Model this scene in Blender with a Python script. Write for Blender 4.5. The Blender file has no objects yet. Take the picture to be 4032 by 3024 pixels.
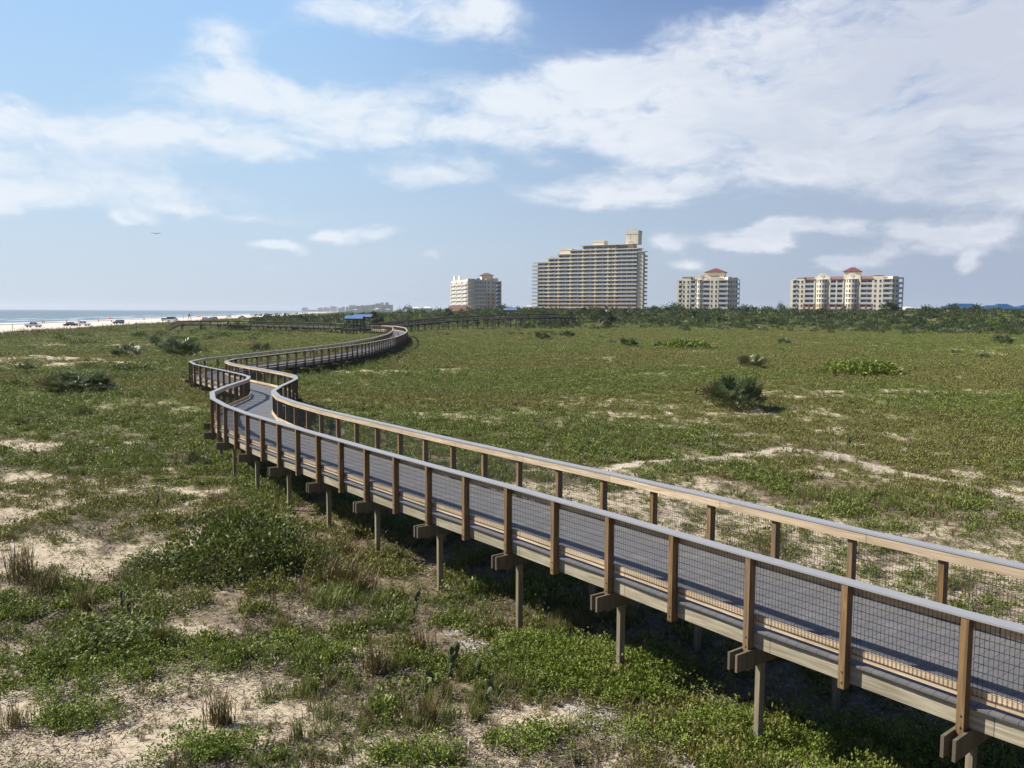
import bpy, bmesh, math, random
import numpy as np
from mathutils import Matrix, Vector
R = math.radians
rnd = random.Random(7)
rng = np.random.default_rng(11)

# ------------------------------------------------------------------ camera
sc = bpy.context.scene
H = 6.4                                   # eye height over the sand at the foot of the tower
F, CX, CY, PITCH, ROLL = 3330.0, 2016.0, 1512.0, R(4.9), R(0.29)
cam = bpy.data.cameras.new('camera'); camo = bpy.data.objects.new('camera', cam)
sc.collection.objects.link(camo); sc.camera = camo
cam.sensor_width = 36; cam.lens = 36 * F / 4032; cam.clip_end = 60000; cam.clip_start = 0.1
camo.matrix_world = Matrix.Translation((0, 0, H)) @ Matrix.Rotation(R(90) - PITCH, 4, 'X') @ Matrix.Rotation(ROLL, 4, 'Z')

# ------------------------------------------------------------------ sky and sun
SUN_EL, SUN_AZ = R(43), math.atan2(-0.98, 0.17)          # azimuth from +Y, negative = left
world = bpy.data.worlds.new('World'); sc.world = world; world.use_nodes = True

class NT:
    def __init__(s, tree):
        s.t = tree; s.n = tree.nodes; s.l = tree.links
    def node(s, typ, ins=None, **kw):
        n = s.n.new(typ)
        for k, v in kw.items(): setattr(n, k, v)
        for k, v in (ins or {}).items(): s.put(n.inputs[k], v)
        return n
    def put(s, sock, v):
        if isinstance(v, bpy.types.NodeSocket): s.l.new(v, sock)
        elif isinstance(v, bpy.types.Node): s.l.new(v.outputs[0], sock)
        else:
            if sock.type == 'RGBA' and hasattr(v, '__len__') and len(v) == 3: v = (*v, 1)
            sock.default_value = v
    def math(s, op, a, b=0.0, c=0.0, clamp=False):
        n = s.node('ShaderNodeMath', operation=op, use_clamp=clamp)
        s.put(n.inputs[0], a); s.put(n.inputs[1], b); s.put(n.inputs[2], c); return n.outputs[0]
    def noise(s, vec, scale, detail=4, rough=0.55, dist=0.0):
        n = s.node('ShaderNodeTexNoise', {'Scale': scale, 'Detail': detail, 'Roughness': rough, 'Distortion': dist})
        if vec is not None: s.put(n.inputs['Vector'], vec)
        return n.outputs['Fac']
    def ramp(s, fac, stops, interp='LINEAR'):
        n = s.node('ShaderNodeValToRGB'); s.put(n.inputs[0], fac); cr = n.color_ramp; cr.interpolation = interp
        while len(cr.elements) < len(stops): cr.elements.new(0.5)
        for e, (p, c) in zip(cr.elements, stops):
            e.position = p; e.color = (*c, 1) if hasattr(c, '__len__') else (c, c, c, 1)
        return n.outputs[0]
    def mix(s, f, a, b, blend='MIX'):
        n = s.node('ShaderNodeMix', data_type='RGBA', blend_type=blend)
        s.put(n.inputs[0], f); s.put(n.inputs[6], a); s.put(n.inputs[7], b); return n.outputs[2]
    def sstep(s, x, lo, hi):
        n = s.node('ShaderNodeMapRange', interpolation_type='SMOOTHSTEP')
        s.put(n.inputs[0], x); s.put(n.inputs[1], lo); s.put(n.inputs[2], hi); return n.outputs[0]
    def scale(s, vec, xyz, loc=(0, 0, 0)):
        n = s.node('ShaderNodeMapping'); s.put(n.inputs[0], vec); n.inputs['Scale'].default_value = xyz
        n.inputs['Location'].default_value = loc; return n.outputs[0]

def build_world():
    w = NT(world.node_tree); w.n.clear()
    sky = w.node('ShaderNodeTexSky', sky_type='NISHITA', sun_disc=False)
    sky.sun_elevation = SUN_EL; sky.sun_rotation = SUN_AZ; sky.air_density = 1.0; sky.dust_density = 1.6; sky.ozone_density = 2.2
    d = w.node('ShaderNodeTexCoord').outputs['Generated']
    sp = w.node('ShaderNodeSeparateXYZ', {0: d})
    az = w.math('ARCTAN2', sp.outputs[0], sp.outputs[1]); el = w.math('ARCSINE', sp.outputs[2])
    cb0 = w.node('ShaderNodeCombineXYZ', {0: az, 1: w.math('MULTIPLY', el, 1.9), 2: 0.0}).outputs[0]
    wv = w.node('ShaderNodeTexNoise', {'Vector': cb0, 'Scale': 5.0, 'Detail': 4, 'Roughness': .55}).outputs['Color']
    wv = w.node('ShaderNodeVectorMath', {0: wv, 1: (.5, .5, .5)}, operation='SUBTRACT').outputs[0]
    cb = w.node('ShaderNodeVectorMath', {0: wv, 1: (.16, .16, .16), 2: cb0}, operation='MULTIPLY_ADD').outputs[0]
    big = w.noise(cb0, 5.0, 6, 0.55)
    fine = w.noise(cb, 11, 12, 0.60)
    fine2 = w.noise(w.scale(cb, (1, 1.25, 1), (3.1, 1.7, .4)), 34, 8, 0.62)
    wis = w.noise(w.scale(cb, (0.75, 2.0, 1), (7, 2, 3)), 7, 10, 0.62)
    azw = w.math('MULTIPLY_ADD', w.math('SUBTRACT', big, 0.5), 0.14, az)
    elw = w.math('MULTIPLY_ADD', w.math('SUBTRACT', w.noise(cb0, 9, 5, .55), 0.5), 0.06, el)
    # banks of cloud: centre and radii in degrees of azimuth and elevation, weight
    P = lambda x, y, rx, ry, a: (math.atan((x - 1106) / 1827), math.atan((672 - y) / 1827 * math.cos(math.atan((x - 1106) / 1827))), rx / 1827, ry / 1827, a)
    banks = [P(1700, 175, 330, 85, 1.05), P(1250, 215, 230, 50, 1.0), P(2050, 250, 260, 90, .80), P(1420, 300, 300, 40, .85), P(1760, 330, 300, 45, .62),
             P(1780, 45, 300, 26, .52), P(2120, 100, 170, 80, .62), P(620, 225, 250, 34, .88), P(250, 283, 320, 26, 1.0), P(110, 350, 260, 50, .42),
             P(860, 285, 190, 28, .85), P(850, 45, 170, 44, .85), P(1060, 65, 70, 34, .65), P(500, 125, 75, 48, .80), P(930, 378, 130, 24, .66),
             P(1290, 428, 160, 30, .70), P(1480, 400, 120, 30, .4), P(2080, 380, 260, 46, .34), P(280, 425, 330, 26, .46), P(450, 465, 200, 12, .40), P(1600, 512, 60, 22, .80), P(1640, 530, 40, 16, .7), P(1985, 512, 50, 26, .85),
             P(2060, 565, 22, 14, .55), P(280, 487, 40, 13, 1.0), P(622, 538, 42, 15, 1.05), P(40, 440, 38, 14, .9), P(735, 512, 30, 14, .8), P(820, 512, 60, 18, .62),
             P(2130, 515, 55, 22, .66), P(1450, 522, 40, 20, .72), P(1480, 578, 40, 14, .6), P(1850, 552, 60, 22, .72), P(1780, 560, 30, 10, .6), P(1720, 490, 160, 14, .5), P(925, 552, 20, 12, .6), P(590, 345, 70, 18, .6), P(600, 590, 60, 10, .35), P(2400, 250, 300, 160, .8), P(-300, 330, 300, 100, .6)]
    tot = None
    for a0, e0, ra, re, am in banks:
        u = w.math('DIVIDE', w.math('SUBTRACT', azw, a0), ra); v = w.math('DIVIDE', w.math('SUBTRACT', elw, e0), re)
        q = w.math('ADD', w.math('MULTIPLY', u, u), w.math('MULTIPLY', v, v))
        g = w.math('MULTIPLY', w.math('EXPONENT', w.math('MULTIPLY', q, -0.8)), am)
        tot = g if tot is None else w.math('ADD', tot, g)
    tot = w.math('ADD', w.math('MINIMUM', tot, .78), w.math('MULTIPLY', w.math('MINIMUM', tot, 1.4), .10))
    nz = w.math('ADD', w.math('ADD', w.math('MULTIPLY', w.math('SUBTRACT', fine, 0.5), 2.8), w.math('MULTIPLY', w.math('SUBTRACT', fine2, 0.5), 1.15)), w.math('MULTIPLY', w.math('SUBTRACT', wis, 0.5), 1.5))
    edge = w.math('MULTIPLY', w.math('MINIMUM', tot, 1.0), w.math('SUBTRACT', 1.75, w.math('MINIMUM', tot, 1.15)))
    dens = w.math('ADD', tot, w.math('MULTIPLY', nz, w.math('MULTIPLY_ADD', w.math('MINIMUM', tot, 1.0), 0.60, 0.13)))
    m = w.math('POWER', w.sstep(dens, 0.20, 1.0), .85)
    left = w.sstep(az, -0.24, 0.52)
    body = w.noise(w.scale(cb, (1, 1.7, 1), (1, 5, 2)), 6, 8, 0.58)
    thick = w.math('MULTIPLY', w.math('MINIMUM', tot, 1.1), w.math('MULTIPLY_ADD', left, .75, .38))
    shade = w.sstep(w.math('MULTIPLY', w.math('MULTIPLY_ADD', fine, .5, w.math('MULTIPLY', body, .85)), thick), 0.34, 0.80)
    bright = w.mix(left, (0.68, 0.735, 0.80), (0.70, 0.72, 0.78))
    dark = w.mix(left, (0.52, 0.62, 0.715), (0.50, 0.54, 0.635))
    cloudc = w.mix(shade, bright, dark)
    K = 0.1
    nish = w.mix(1.0, sky.outputs[0], (K, K, K), 'MULTIPLY')
    e2 = w.math('MULTIPLY', w.math('MAXIMUM', el, 0.0), 1 / R(80))
    gl = w.ramp(e2, [(0.0, (.50, .585, .70)), (.05, (.46, .575, .71)), (.14, (.385, .565, .76)), (.25, (.315, .53, .83)), (.40, (.22, .40, .74)), (.6, (.09, .18, .42)), (1.0, (.05, .10, .28))])
    gr = w.ramp(e2, [(0.0, (.40, .475, .58)), (.05, (.40, .49, .61)), (.14, (.30, .41, .60)), (.25, (.155, .25, .48)), (.40, (.095, .165, .40)), (.6, (.06, .12, .31)), (1.0, (.04, .09, .26))])
    skyc = w.mix(.82, nish, w.mix(w.sstep(az, -0.30, 0.22), gl, gr))
    lowr = w.math('MULTIPLY', w.sstep(az, .08, .50), w.math('SUBTRACT', 1.0, w.sstep(el, .05, .30)))
    skyc = w.mix(lowr, skyc, (.325, .385, .50))
    back = w.math('MULTIPLY_ADD', w.sstep(w.math('ABSOLUTE', az), 0.9, 1.9), -.55, 1.0)      # the sky away from the sun is deeper
    bk = w.node('ShaderNodeCombineXYZ', {0: back, 1: back, 2: w.math('MULTIPLY_ADD', back, .7, .3)}).outputs[0]
    skyc = w.mix(1.0, skyc, bk, 'MULTIPLY')
    out = w.mix(w.math('MULTIPLY', m, 0.96), skyc, cloudc)
    out = w.mix(1.0, out, (1 / K, 1 / K, 1 / K), 'MULTIPLY')
    bg = w.node('ShaderNodeBackground', {'Color': out, 'Strength': K * 0.79})
    w.l.new(bg.outputs[0], w.node('ShaderNodeOutputWorld').inputs[0])
build_world()
sl = bpy.data.lights.new('sun', 'SUN'); sl.energy = 5.0; sl.angle = R(0.53); sl.color = (1.0, 0.945, 0.86)
so = bpy.data.objects.new('sun', sl); sc.collection.objects.link(so); so.location = (-60, 20, 80)
sdir = Vector((math.sin(SUN_AZ) * math.cos(SUN_EL), math.cos(SUN_AZ) * math.cos(SUN_EL), math.sin(SUN_EL)))
so.rotation_euler = sdir.to_track_quat('Z', 'Y').to_euler()
sc.view_settings.view_transform = 'Standard'; sc.view_settings.look = 'None'; sc.view_settings.exposure = 0.64; sc.view_settings.gamma = 1
sc.cycles.max_bounces = 6; sc.cycles.diffuse_bounces = 3; sc.cycles.volume_bounces = 0; sc.cycles.transparent_max_bounces = 4

# ------------------------------------------------------------------ pixel <-> place (photo pixels, used only to measure the place)
def ray(u, v):
    a = (u - CX) / F; b = -(v - CY) / F
    a, b = a * math.cos(ROLL) + b * math.sin(ROLL), -a * math.sin(ROLL) + b * math.cos(ROLL)
    return a, math.cos(PITCH) + b * math.sin(PITCH), -math.sin(PITCH) + b * math.cos(PITCH)
def at(u, v, z=0.0):
    a, y, c = ray(u, v); t = (z - H) / c; return a * t, y * t
def atd(u, D):                      # point at forward distance D on the column u, near the horizon
    a, y, c = ray(u, 1227); return a / y * D, D
def zat(u, v, D):
    a, y, c = ray(u, v); return H + c / y * D
def sm(x, a, b):
    t = np.clip((np.asarray(x, float) - a) / (b - a), 0, 1); return t * t * (3 - 2 * t)

# ------------------------------------------------------------------ numpy noise
_perm = rng.random((256, 256))
def vnoise(x, y):
    xi = np.floor(x).astype(int); yi = np.floor(y).astype(int); fx = x - xi; fy = y - yi
    fx = fx * fx * (3 - 2 * fx); fy = fy * fy * (3 - 2 * fy)
    a = _perm[xi & 255, yi & 255]; b = _perm[(xi + 1) & 255, yi & 255]; c = _perm[xi & 255, (yi + 1) & 255]; d = _perm[(xi + 1) & 255, (yi + 1) & 255]
    return (a * (1 - fx) + b * fx) * (1 - fy) + (c * (1 - fx) + d * fx) * fy
def fbm(x, y, sc_=1.0, oc=4):
    s = 0; a = 1; t = 0; x = np.asarray(x, float) / sc_; y = np.asarray(y, float) / sc_
    for k in range(oc):
        s = s + a * vnoise(x + 17.3 * k, y - 9.1 * k); t += a; a *= 0.5; x = x * 2.03; y = y * 2.03
    return s / t

# ------------------------------------------------------------------ the boardwalk's course, measured along its two handrails
HL = [(4032,2484),(3789,2422),(3510,2339),(3232,2245),(2962,2177),(2600,2074),(2323,1998),(2142,1949),(1961,1901),(1781,1852),(1600,1809),(1300,1730),(1188,1700),(1080,1667),(998,1645),(944,1628),(903,1613),(863,1599),(835,1578),(821,1562),(852,1547),(890,1534),(944,1518),(985,1506),(1006,1497),(993,1490),(958,1483),(890,1468),(835,1458),(781,1449),(749,1441),(740,1434),(754,1430),(776,1426),(835,1418),(958,1407),(1087,1387.5),(1215,1374.6),(1344,1359.5),(1473,1334),(1516,1321),(1537,1306),(1544,1293),(1516,1289),(1447,1286.5)]
HR = [(4032,2206),(3789,2158),(3544,2108),(3088,2003),(2600,1897),(2368,1849),(2142,1804),(1880,1752),(1650,1699),(1430,1654),(1300,1628),(1215,1607),(1134,1584),(1080,1564),(1052,1553),(1080,1538),(1120,1515),(1169,1492),(1139,1481),(1080,1471),(1012,1460),(944,1449),(890,1438),(868,1431),(884,1427),(930,1422),(1052,1407),(1129,1398),(1258,1385),(1387,1364),(1473,1351),(1559,1331),(1602,1314),(1608,1306),(1598,1295),(1559,1288),(1524,1286.5),(1460,1282)]
def drop(Y): return 3.42 + 0.42 * math.exp(-((Y - 58) / 18) ** 2)
def athr(u, v):
    x, y = at(u, v, H - 3.42)
    for _ in range(6): x, y = at(u, v, H - drop(y))
    return x, y
def resamp(P, ds):
    P = np.array(P, float); s = np.r_[0, np.cumsum(np.hypot(*np.diff(P[:, :2], axis=0).T))]
    t = np.arange(0, s[-1], ds); return np.stack([np.interp(t, s, P[:, k]) for k in range(P.shape[1])], 1)
def smoothp(P, n, it):
    for _ in range(it):
        Q = P.copy(); k = np.ones(2 * n + 1) / (2 * n + 1)
        for c in range(P.shape[1]): Q[n:-n, c] = np.convolve(P[:, c], k, 'valid')
        P = Q
    return P
def rightn(P):
    T = np.gradient(P[:, :2], axis=0); T /= np.hypot(*T.T)[:, None]; return np.c_[T[:, 1], -T[:, 0]]
WR = 2.60
_L = smoothp(resamp([athr(u, v) for u, v in HL], .2), 4, 3); _R = smoothp(resamp([athr(u, v) for u, v in HR], .2), 4, 3)
_cl = _L + rightn(_L) * WR / 2; _cr = _R - rightn(_R) * WR / 2
mid = []
for p in _cl[8:]:
    d = np.hypot(*(_cr - p).T); j = d.argmin(); mid.append((p + _cr[j]) / 2 if d[j] < 2 else p)
mid = np.array(mid)
k = np.searchsorted(mid[:, 1], 13.2) if mid[0, 1] < 13 else 0
t0 = mid[10] - mid[60]; t0 = t0 / np.hypot(*t0)
pre = [mid[10] + t0 * q + np.array([t0[1], -t0[0]]) * (-0.006 * q * q) for q in (9, 7, 5, 3, 1.5)]
PATH = smoothp(resamp(np.vstack([np.array(pre), mid[10:]]), .25), 4, 3)
PATH = resamp(PATH, .25)
zdeck = lambda y: H - 1.07 - np.array([drop(q) for q in np.atleast_1d(y)])
PATH3 = np.c_[PATH, zdeck(PATH[:, 1])]

# ------------------------------------------------------------------ the lie of the land
_pp = PATH[::8]
def coast(x, y): return x + 0.187 * (y - 438) + 265           # metres inland from the water's edge
def height(x, y):
    x = np.asarray(x, float); y = np.asarray(y, float)
    base = np.interp(y, [-50, 0, 15, 30, 55, 80, 150, 300], [0, 0, 0, .3, .6, .95, .8, .7])
    c = coast(x, y)
    n1 = fbm(x, y, 22, 3) - .5; n2 = fbm(x + 90, y + 40, 6, 3) - .5
    inl = sm(y, 14, 60)
    left = sm(-x, 8, 60) * sm(y, 20, 60)
    h = base + n1 * (0.35 + .9 * left + .3 * inl) * (1 - .6 * sm(y, 120, 200)) + n2 * (0.14 + 0.75 * left)
    r = np.hypot(x, y)
    ridge = sm(r, 285, 390) * sm(c, 170, 240)
    h = h + ridge * (3.9 + 4.4 * (fbm(x + 300, y, 32, 3) - .42) + 0.5 * sm(x, 120, 260) - 2.0 * sm(-x, 0, 50)) * (1 - .5 * sm(r, 520, 1000))
    fore = np.exp(-((c - 114) / 15.) ** 2) * (.22 + .7 * (fbm(x, y, 11, 3) - .5)) - .25 * sm(200 - c, 0, 60) * sm(y, 90, 150)
    bch = np.interp(c, [-4000, -300, 0, 75, 97], [-40, -6, -1.42, .0, .45])
    k = sm(c, 84, 108)
    h = h * k + bch * (1 - k) + fore * sm(c, 86, 100)
    if h.size > 4 or True:
        sh = h.shape; X = x.ravel(); Y = y.ravel(); hh = h.ravel().copy()
        near = np.where((Y < 215) & (np.abs(X + 12) < 40) & (Y > -5))[0]
        for i in range(0, len(near), 20000):
            ii = near[i:i + 20000]
            d2 = (X[ii, None] - _pp[None, :, 0]) ** 2 + (Y[ii, None] - _pp[None, :, 1]) ** 2
            j = d2.argmin(1); d = np.sqrt(d2[np.arange(len(ii)), j]); lim = np.interp(_pp[j, 1], [0, 40, 75, 250], [.25, .45, .78, 1.05])
            kk = 1 - sm(d, 2.0, 6.0); hh[ii] = hh[ii] * (1 - kk) + np.minimum(hh[ii], lim) * kk
        h = hh.reshape(sh)
    return h
def gh(x, y): return float(height(np.array([x]), np.array([y]))[0])
def hit(u, v):
    z = 0.0
    for _ in range(12): x, y = at(u, v, z); z = 0.5 * z + 0.5 * gh(x, y)
    return x, y, gh(x, y)

# sandy bare patches: (photo place, half-length, half-depth, weight)
PATCH = [(210,2180,1.9,1.0,1.0),(400,2205,1.1,.7,.9),(880,1965,1.3,1.2,.9),(980,2790,1.0,.6,.9),(420,2740,.9,.5,.6),(700,2880,.9,.5,.8),(560,2500,.9,.35,.7),(1150,2620,.8,.35,.7),(760,2440,1.2,.35,.7),(1700,2960,.8,.4,.7),(1480,2780,.9,.5,.7),(1180,2360,1.2,.5,.5),
         (100,2980,.9,.5,.8),(1930,2330,1.6,.8,.6),(1250,2520,.8,.5,.55),(3640,1522,3.2,1.6,.9),(1800,1520,3.0,1.2,.45),(2130,1570,4,1.4,.2),(2480,1612,1.5,.7,.5),
         (1750,1620,3,1.4,.7),(330,1435,5,2.2,.8),(420,1450,5,2.5,.7),(560,1368,5,3,.9),(90,1470,4,2,.7),(190,1780,3,1.2,.7),(60,1790,2,1,.6),(690,1760,1.4,.7,.5),
         (150,1900,3,1.3,.6),(3350,1450,6,2,.2),(3850,2100,3,2.0,.7),(3950,2200,2.0,1.8,.6),(2700,1900,3.2,1.5,.4),(2250,1850,2.4,1.4,.6),(2500,1960,1.6,1,.7),(2950,1980,2.2,1.2,.5),
         (3500,1350,8,2,.25),(2360,1335,6,1.5,.5),(1500,1470,7,2.2,.45),(700,1930,1.6,.8,.5),(640,2010,1.6,.7,.5),(3150,1590,5,2.5,.30),(3050,1540,5,2,.26),(3300,1650,5,1.5,.24),(2700,1640,3,1.0,.3)]
PATCHW = [(*at(u, v, .3 if v > 1700 else .8), a, b, w) for u, v, a, b, w in PATCH]
TRAIL = [at(u, v, .5) for u, v in [(2380,1840),(2560,1805),(2800,1790),(3000,1762),(3120,1745),(3280,1760),(3380,1790),(3500,1815),(3700,1850),(3900,1890),(4032,1920),(4300,2010)]]
SHELL = [at(u, v, .05) for u, v in [(1850,2480),(1960,2560),(2170,2640),(2290,2740),(2420,2830),(2560,2890),(2680,2960),(2800,3040),(2960,3180)]]
def pdist(x, y, line):
    d = np.full(x.shape, 1e9)
    for (ax, ay), (bx, by) in zip(line[:-1], line[1:]):
        ux, uy = bx - ax, by - ay; t = np.clip(((x - ax) * ux + (y - ay) * uy) / (ux * ux + uy * uy), 0, 1)
        d = np.minimum(d, np.hypot(x - ax - t * ux, y - ay - t * uy))
    return d
def bare(x, y):                                # 0 green .. 1 bare sand
    x = np.asarray(x, float); y = np.asarray(y, float); c = coast(x, y); r = np.hypot(x, y)
    b = np.zeros(x.shape)
    spk = .35 + 1.25 * sm(fbm(x * 1.0 + 3, y * 1.6, .75, 3), .38, .60)
    for px, py, a, bb, w in PATCHW:
        b = b + w * 1.1 * spk * np.exp(-(((x - px) / a) ** 2 + ((y - py) / bb) ** 2) * .9)
    wob = fbm(x + 5, y + 8, 2.0, 3)
    b = b + 1.1 * (1 - sm(pdist(x, y, TRAIL), .10 + .16 * wob, .42 + .35 * wob)) + 1.0 * (1 - sm(pdist(x, y, SHELL), .10 + .18 * wob, .42 + .3 * wob))
    nn = fbm(x, y, 5.5, 4) * .6 + fbm(x + 50, y + 31, 1.5, 3) * .4
    near = 1 - sm(r, 22, 42)
    rightside = sm(x, 3, 9) * (1 - sm(r, 40, 60)) * sm(r, 14, 20)
    b = b + sm(nn, .50 - .10 * near - .06 * rightside, .66) * (.42 + .42 * near + .25 * rightside) * (1 - .45 * rightside + .45 * rightside * spk)
    b = b + sm(fbm(x - 70, y + 10, 16, 4), .60, .76) * .35 * sm(r, 40, 70) * (.4 + spk * .5)
    b = b * (1 - .8 * sm(r, 190, 260))
    nr = (r < 130)
    if nr.any(): b[nr] = b[nr] * (.3 + .7 * sm(pdist(x[nr], y[nr], PATH[::24]), 1.3, 3.2))
    return np.clip(np.maximum(b, 1 - sm(c, 88, 100 + 6 * wob)), 0, 1)

# ------------------------------------------------------------------ mesh helpers
col = sc.collection
class MB:
    """collects numpy geometry and links it as ONE mesh object"""
    def __init__(s): s.v = []; s.f = []; s.n = 0; s.m = []; s.uv = []
    def add(s, V, Fs, mi=0, uv=None):
        V = np.asarray(V, float); s.v.append(V)
        for f in Fs: s.f.append([i + s.n for i in f]); s.m.append(mi)
        if uv is not None: s.uv += uv
        else: s.uv += [(0, 0)] * sum(len(f) for f in Fs)
        s.n += len(V); return s
    def box(s, x0, x1, y0, y1, z0, z1, mi=0):
        V = [(x, y, z) for z in (z0, z1) for y in (y0, y1) for x in (x0, x1)]
        return s.add(V, [(0, 2, 3, 1), (4, 5, 7, 6), (0, 1, 5, 4), (2, 6, 7, 3), (0, 4, 6, 2), (1, 3, 7, 5)], mi)
    def obox(s, c, ax, ay, hx, hy, z0, z1, mi=0):      # box about c with horizontal axes ax, ay
        V = []
        for z in (z0, z1):
            for b in (-hy, hy):
                for a in (-hx, hx): V.append((c[0] + ax[0] * a + ay[0] * b, c[1] + ax[1] * a + ay[1] * b, z))
        return s.add(V, [(0, 2, 3, 1), (4, 5, 7, 6), (0, 1, 5, 4), (2, 6, 7, 3), (0, 4, 6, 2), (1, 3, 7, 5)], mi)
    def bar(s, a, b, w, h=None, n=4, mi=0, w2=None):
        a = Vector(a); b = Vector(b); d = (b - a).normalized(); up = Vector((0, 0, 1)) if abs(d.z) < .95 else Vector((1, 0, 0))
        x = d.cross(up).normalized(); y = x.cross(d); h = h or w; w2 = 1 if w2 is None else w2; V = []
        for p, q in ((a, 1), (b, w2)):
            for i in range(n):
                t = (i + .5) * 2 * math.pi / n; r = 1 / math.cos(math.pi / n) * .5
                V.append(tuple(p + x * math.cos(t) * r * w * q + y * math.sin(t) * r * h * q))
        Fs = [tuple(range(n))[::-1], tuple(range(n, 2 * n))] + [(i, (i + 1) % n, n + (i + 1) % n, n + i) for i in range(n)]
        return s.add(V, Fs, mi)
    def prism(s, pts, y0, y1, mi=0):                    # xz outline extruded along y
        n = len(pts); V = [(x, y0, z) for x, z in pts] + [(x, y1, z) for x, z in pts]
        return s.add(V, [tuple(range(n))[::-1], tuple(range(n, 2 * n))] + [(i, (i + 1) % n, n + (i + 1) % n, n + i) for i in range(n)], mi)
    def cyl(s, cx, cy, r, z0, z1, n=16, mi=0, a0=0, a1=2 * math.pi, r1=None):
        full = abs(a1 - a0 - 2 * math.pi) < 1e-6; m = n if full else n + 1; r1 = r if r1 is None else r1
        A = [a0 + (a1 - a0) * i / n for i in range(m)]
        V = [(cx + r * math.cos(t), cy + r * math.sin(t), z0) for t in A] + [(cx + r1 * math.cos(t), cy + r1 * math.sin(t), z1) for t in A]
        return s.add(V, [tuple(range(m))[::-1], tuple(range(m, 2 * m))] + [(i, (i + 1) % m, m + (i + 1) % m, m + i) for i in range(m)], mi)
    def build(s, name, mats, parent=None, smooth=False, flip=False):
        me = bpy.data.meshes.new(name)
        if s.n:
            V = np.vstack(s.v); nl = [len(f) for f in s.f]
            me.vertices.add(len(V)); me.vertices.foreach_set('co', V.ravel())
            me.loops.add(sum(nl)); me.loops.foreach_set('vertex_index', np.concatenate([np.array(f) for f in s.f]))
            me.polygons.add(len(s.f)); me.polygons.foreach_set('loop_start', np.r_[0, np.cumsum(nl)[:-1]])
            me.polygons.foreach_set('material_index', s.m)
            uvl = me.uv_layers.new(name='UVMap'); uvl.data.foreach_set('uv', np.array(s.uv, float).ravel())
            me.update(calc_edges=True); me.validate()
        me.polygons.foreach_set('use_smooth', [bool(smooth)] * len(me.polygons))
        for m in (mats if isinstance(mats, (list, tuple)) else [mats]): me.materials.append(m)
        o = bpy.data.objects.new(name, me); col.objects.link(o); o.parent = parent; return o
def sweep(mb, P, a, b, z0, z1, mi=0, s0=0.0):
    """rectangle swept along P (x,y,z): lateral from a to b, height z0..z1 over P's z"""
    N = rightn(P); n = len(P); S = s0 + np.r_[0, np.cumsum(np.hypot(*np.diff(P[:, :2], axis=0).T))]
    V = []
    for off, dz in ((a, z0), (b, z0), (b, z1), (a, z1)):
        V.append(np.c_[P[:, 0] + N[:, 0] * off, P[:, 1] + N[:, 1] * off, P[:, 2] + dz])
    V = np.stack(V, 1).reshape(-1, 3); Fs = []; uv = []
    per = [0, abs(b - a), abs(b - a) + abs(z1 - z0), 2 * abs(b - a) + abs(z1 - z0), 2 * (abs(b - a) + abs(z1 - z0))]
    for i in range(n - 1):
        for k in range(4):
            k2 = (k + 1) % 4; Fs.append((4 * i + k, 4 * i + 4 + k, 4 * i + 4 + k2, 4 * i + k2))
            uv += [(S[i], per[k]), (S[i + 1], per[k]), (S[i + 1], per[k + 1]), (S[i], per[k + 1])]
    Fs += [(0, 1, 2, 3), tuple(4 * (n - 1) + q for q in (3, 2, 1, 0))]; uv += [(0, 0)] * 8
    mb.add(V, Fs, mi, uv)
def tag(o, label=None, cat=None, group=None, kind=None):
    if label: o['label'] = label
    if cat: o['category'] = cat
    if group: o['group'] = group
    if kind: o['kind'] = kind
    return o
def empty(name, loc, rz=0, label=None, cat=None, group=None):
    o = bpy.data.objects.new(name, None); col.objects.link(o); o.location = loc; o.rotation_euler = (0, 0, rz); o.empty_display_size = .2
    return tag(o, label, cat, group)
def copy_tree(o, parent=None):
    c = o.copy(); col.objects.link(c); c.parent = parent
    for ch in [q for q in o.children]: copy_tree(ch, c)
    return c
def inst(o, name, parent, loc=(0, 0, 0), rz=0, scale=None):       # copy sharing mesh data
    c = o.copy(); c.name = name; col.objects.link(c); c.parent = parent; c.location = loc; c.rotation_euler = (0, 0, rz)
    if scale: c.scale = scale
    return c

# ------------------------------------------------------------------ materials
def mat(name, fn):
    m = bpy.data.materials.new(name); m.use_nodes = True; t = NT(m.node_tree); t.n.clear()
    out = t.node('ShaderNodeOutputMaterial'); sh = fn(t); t.l.new(sh if isinstance(sh, bpy.types.NodeSocket) else sh.outputs[0], out.inputs[0]); return m
def bsdf(t, color, rough=.7, spec=.3, bump=None, bd=.02, bs=.5, metal=0.0):
    b = t.node('ShaderNodeBsdfPrincipled'); t.put(b.inputs['Base Color'], color); t.put(b.inputs['Roughness'], rough)
    b.inputs['Specular IOR Level'].default_value = spec; b.inputs['Metallic'].default_value = metal
    if bump is not None:
        bn = t.node('ShaderNodeBump', {'Height': bump, 'Distance': bd, 'Strength': bs}); t.l.new(bn.outputs[0], b.inputs['Normal'])
    return b
def plain(name, c, rough=.6, var=.12, sc_=3.0, spec=.3, metal=0.0):
    def f(t):
        o = t.node('ShaderNodeTexCoord').outputs['Object']
        n = t.noise(o, sc_, 4, .6)
        cc = t.mix(n, tuple(x * (1 - var) for x in c), tuple(min(1, x * (1 + var)) for x in c))
        return bsdf(t, cc, rough, spec, metal=metal)
    return mat(name, f)
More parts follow.
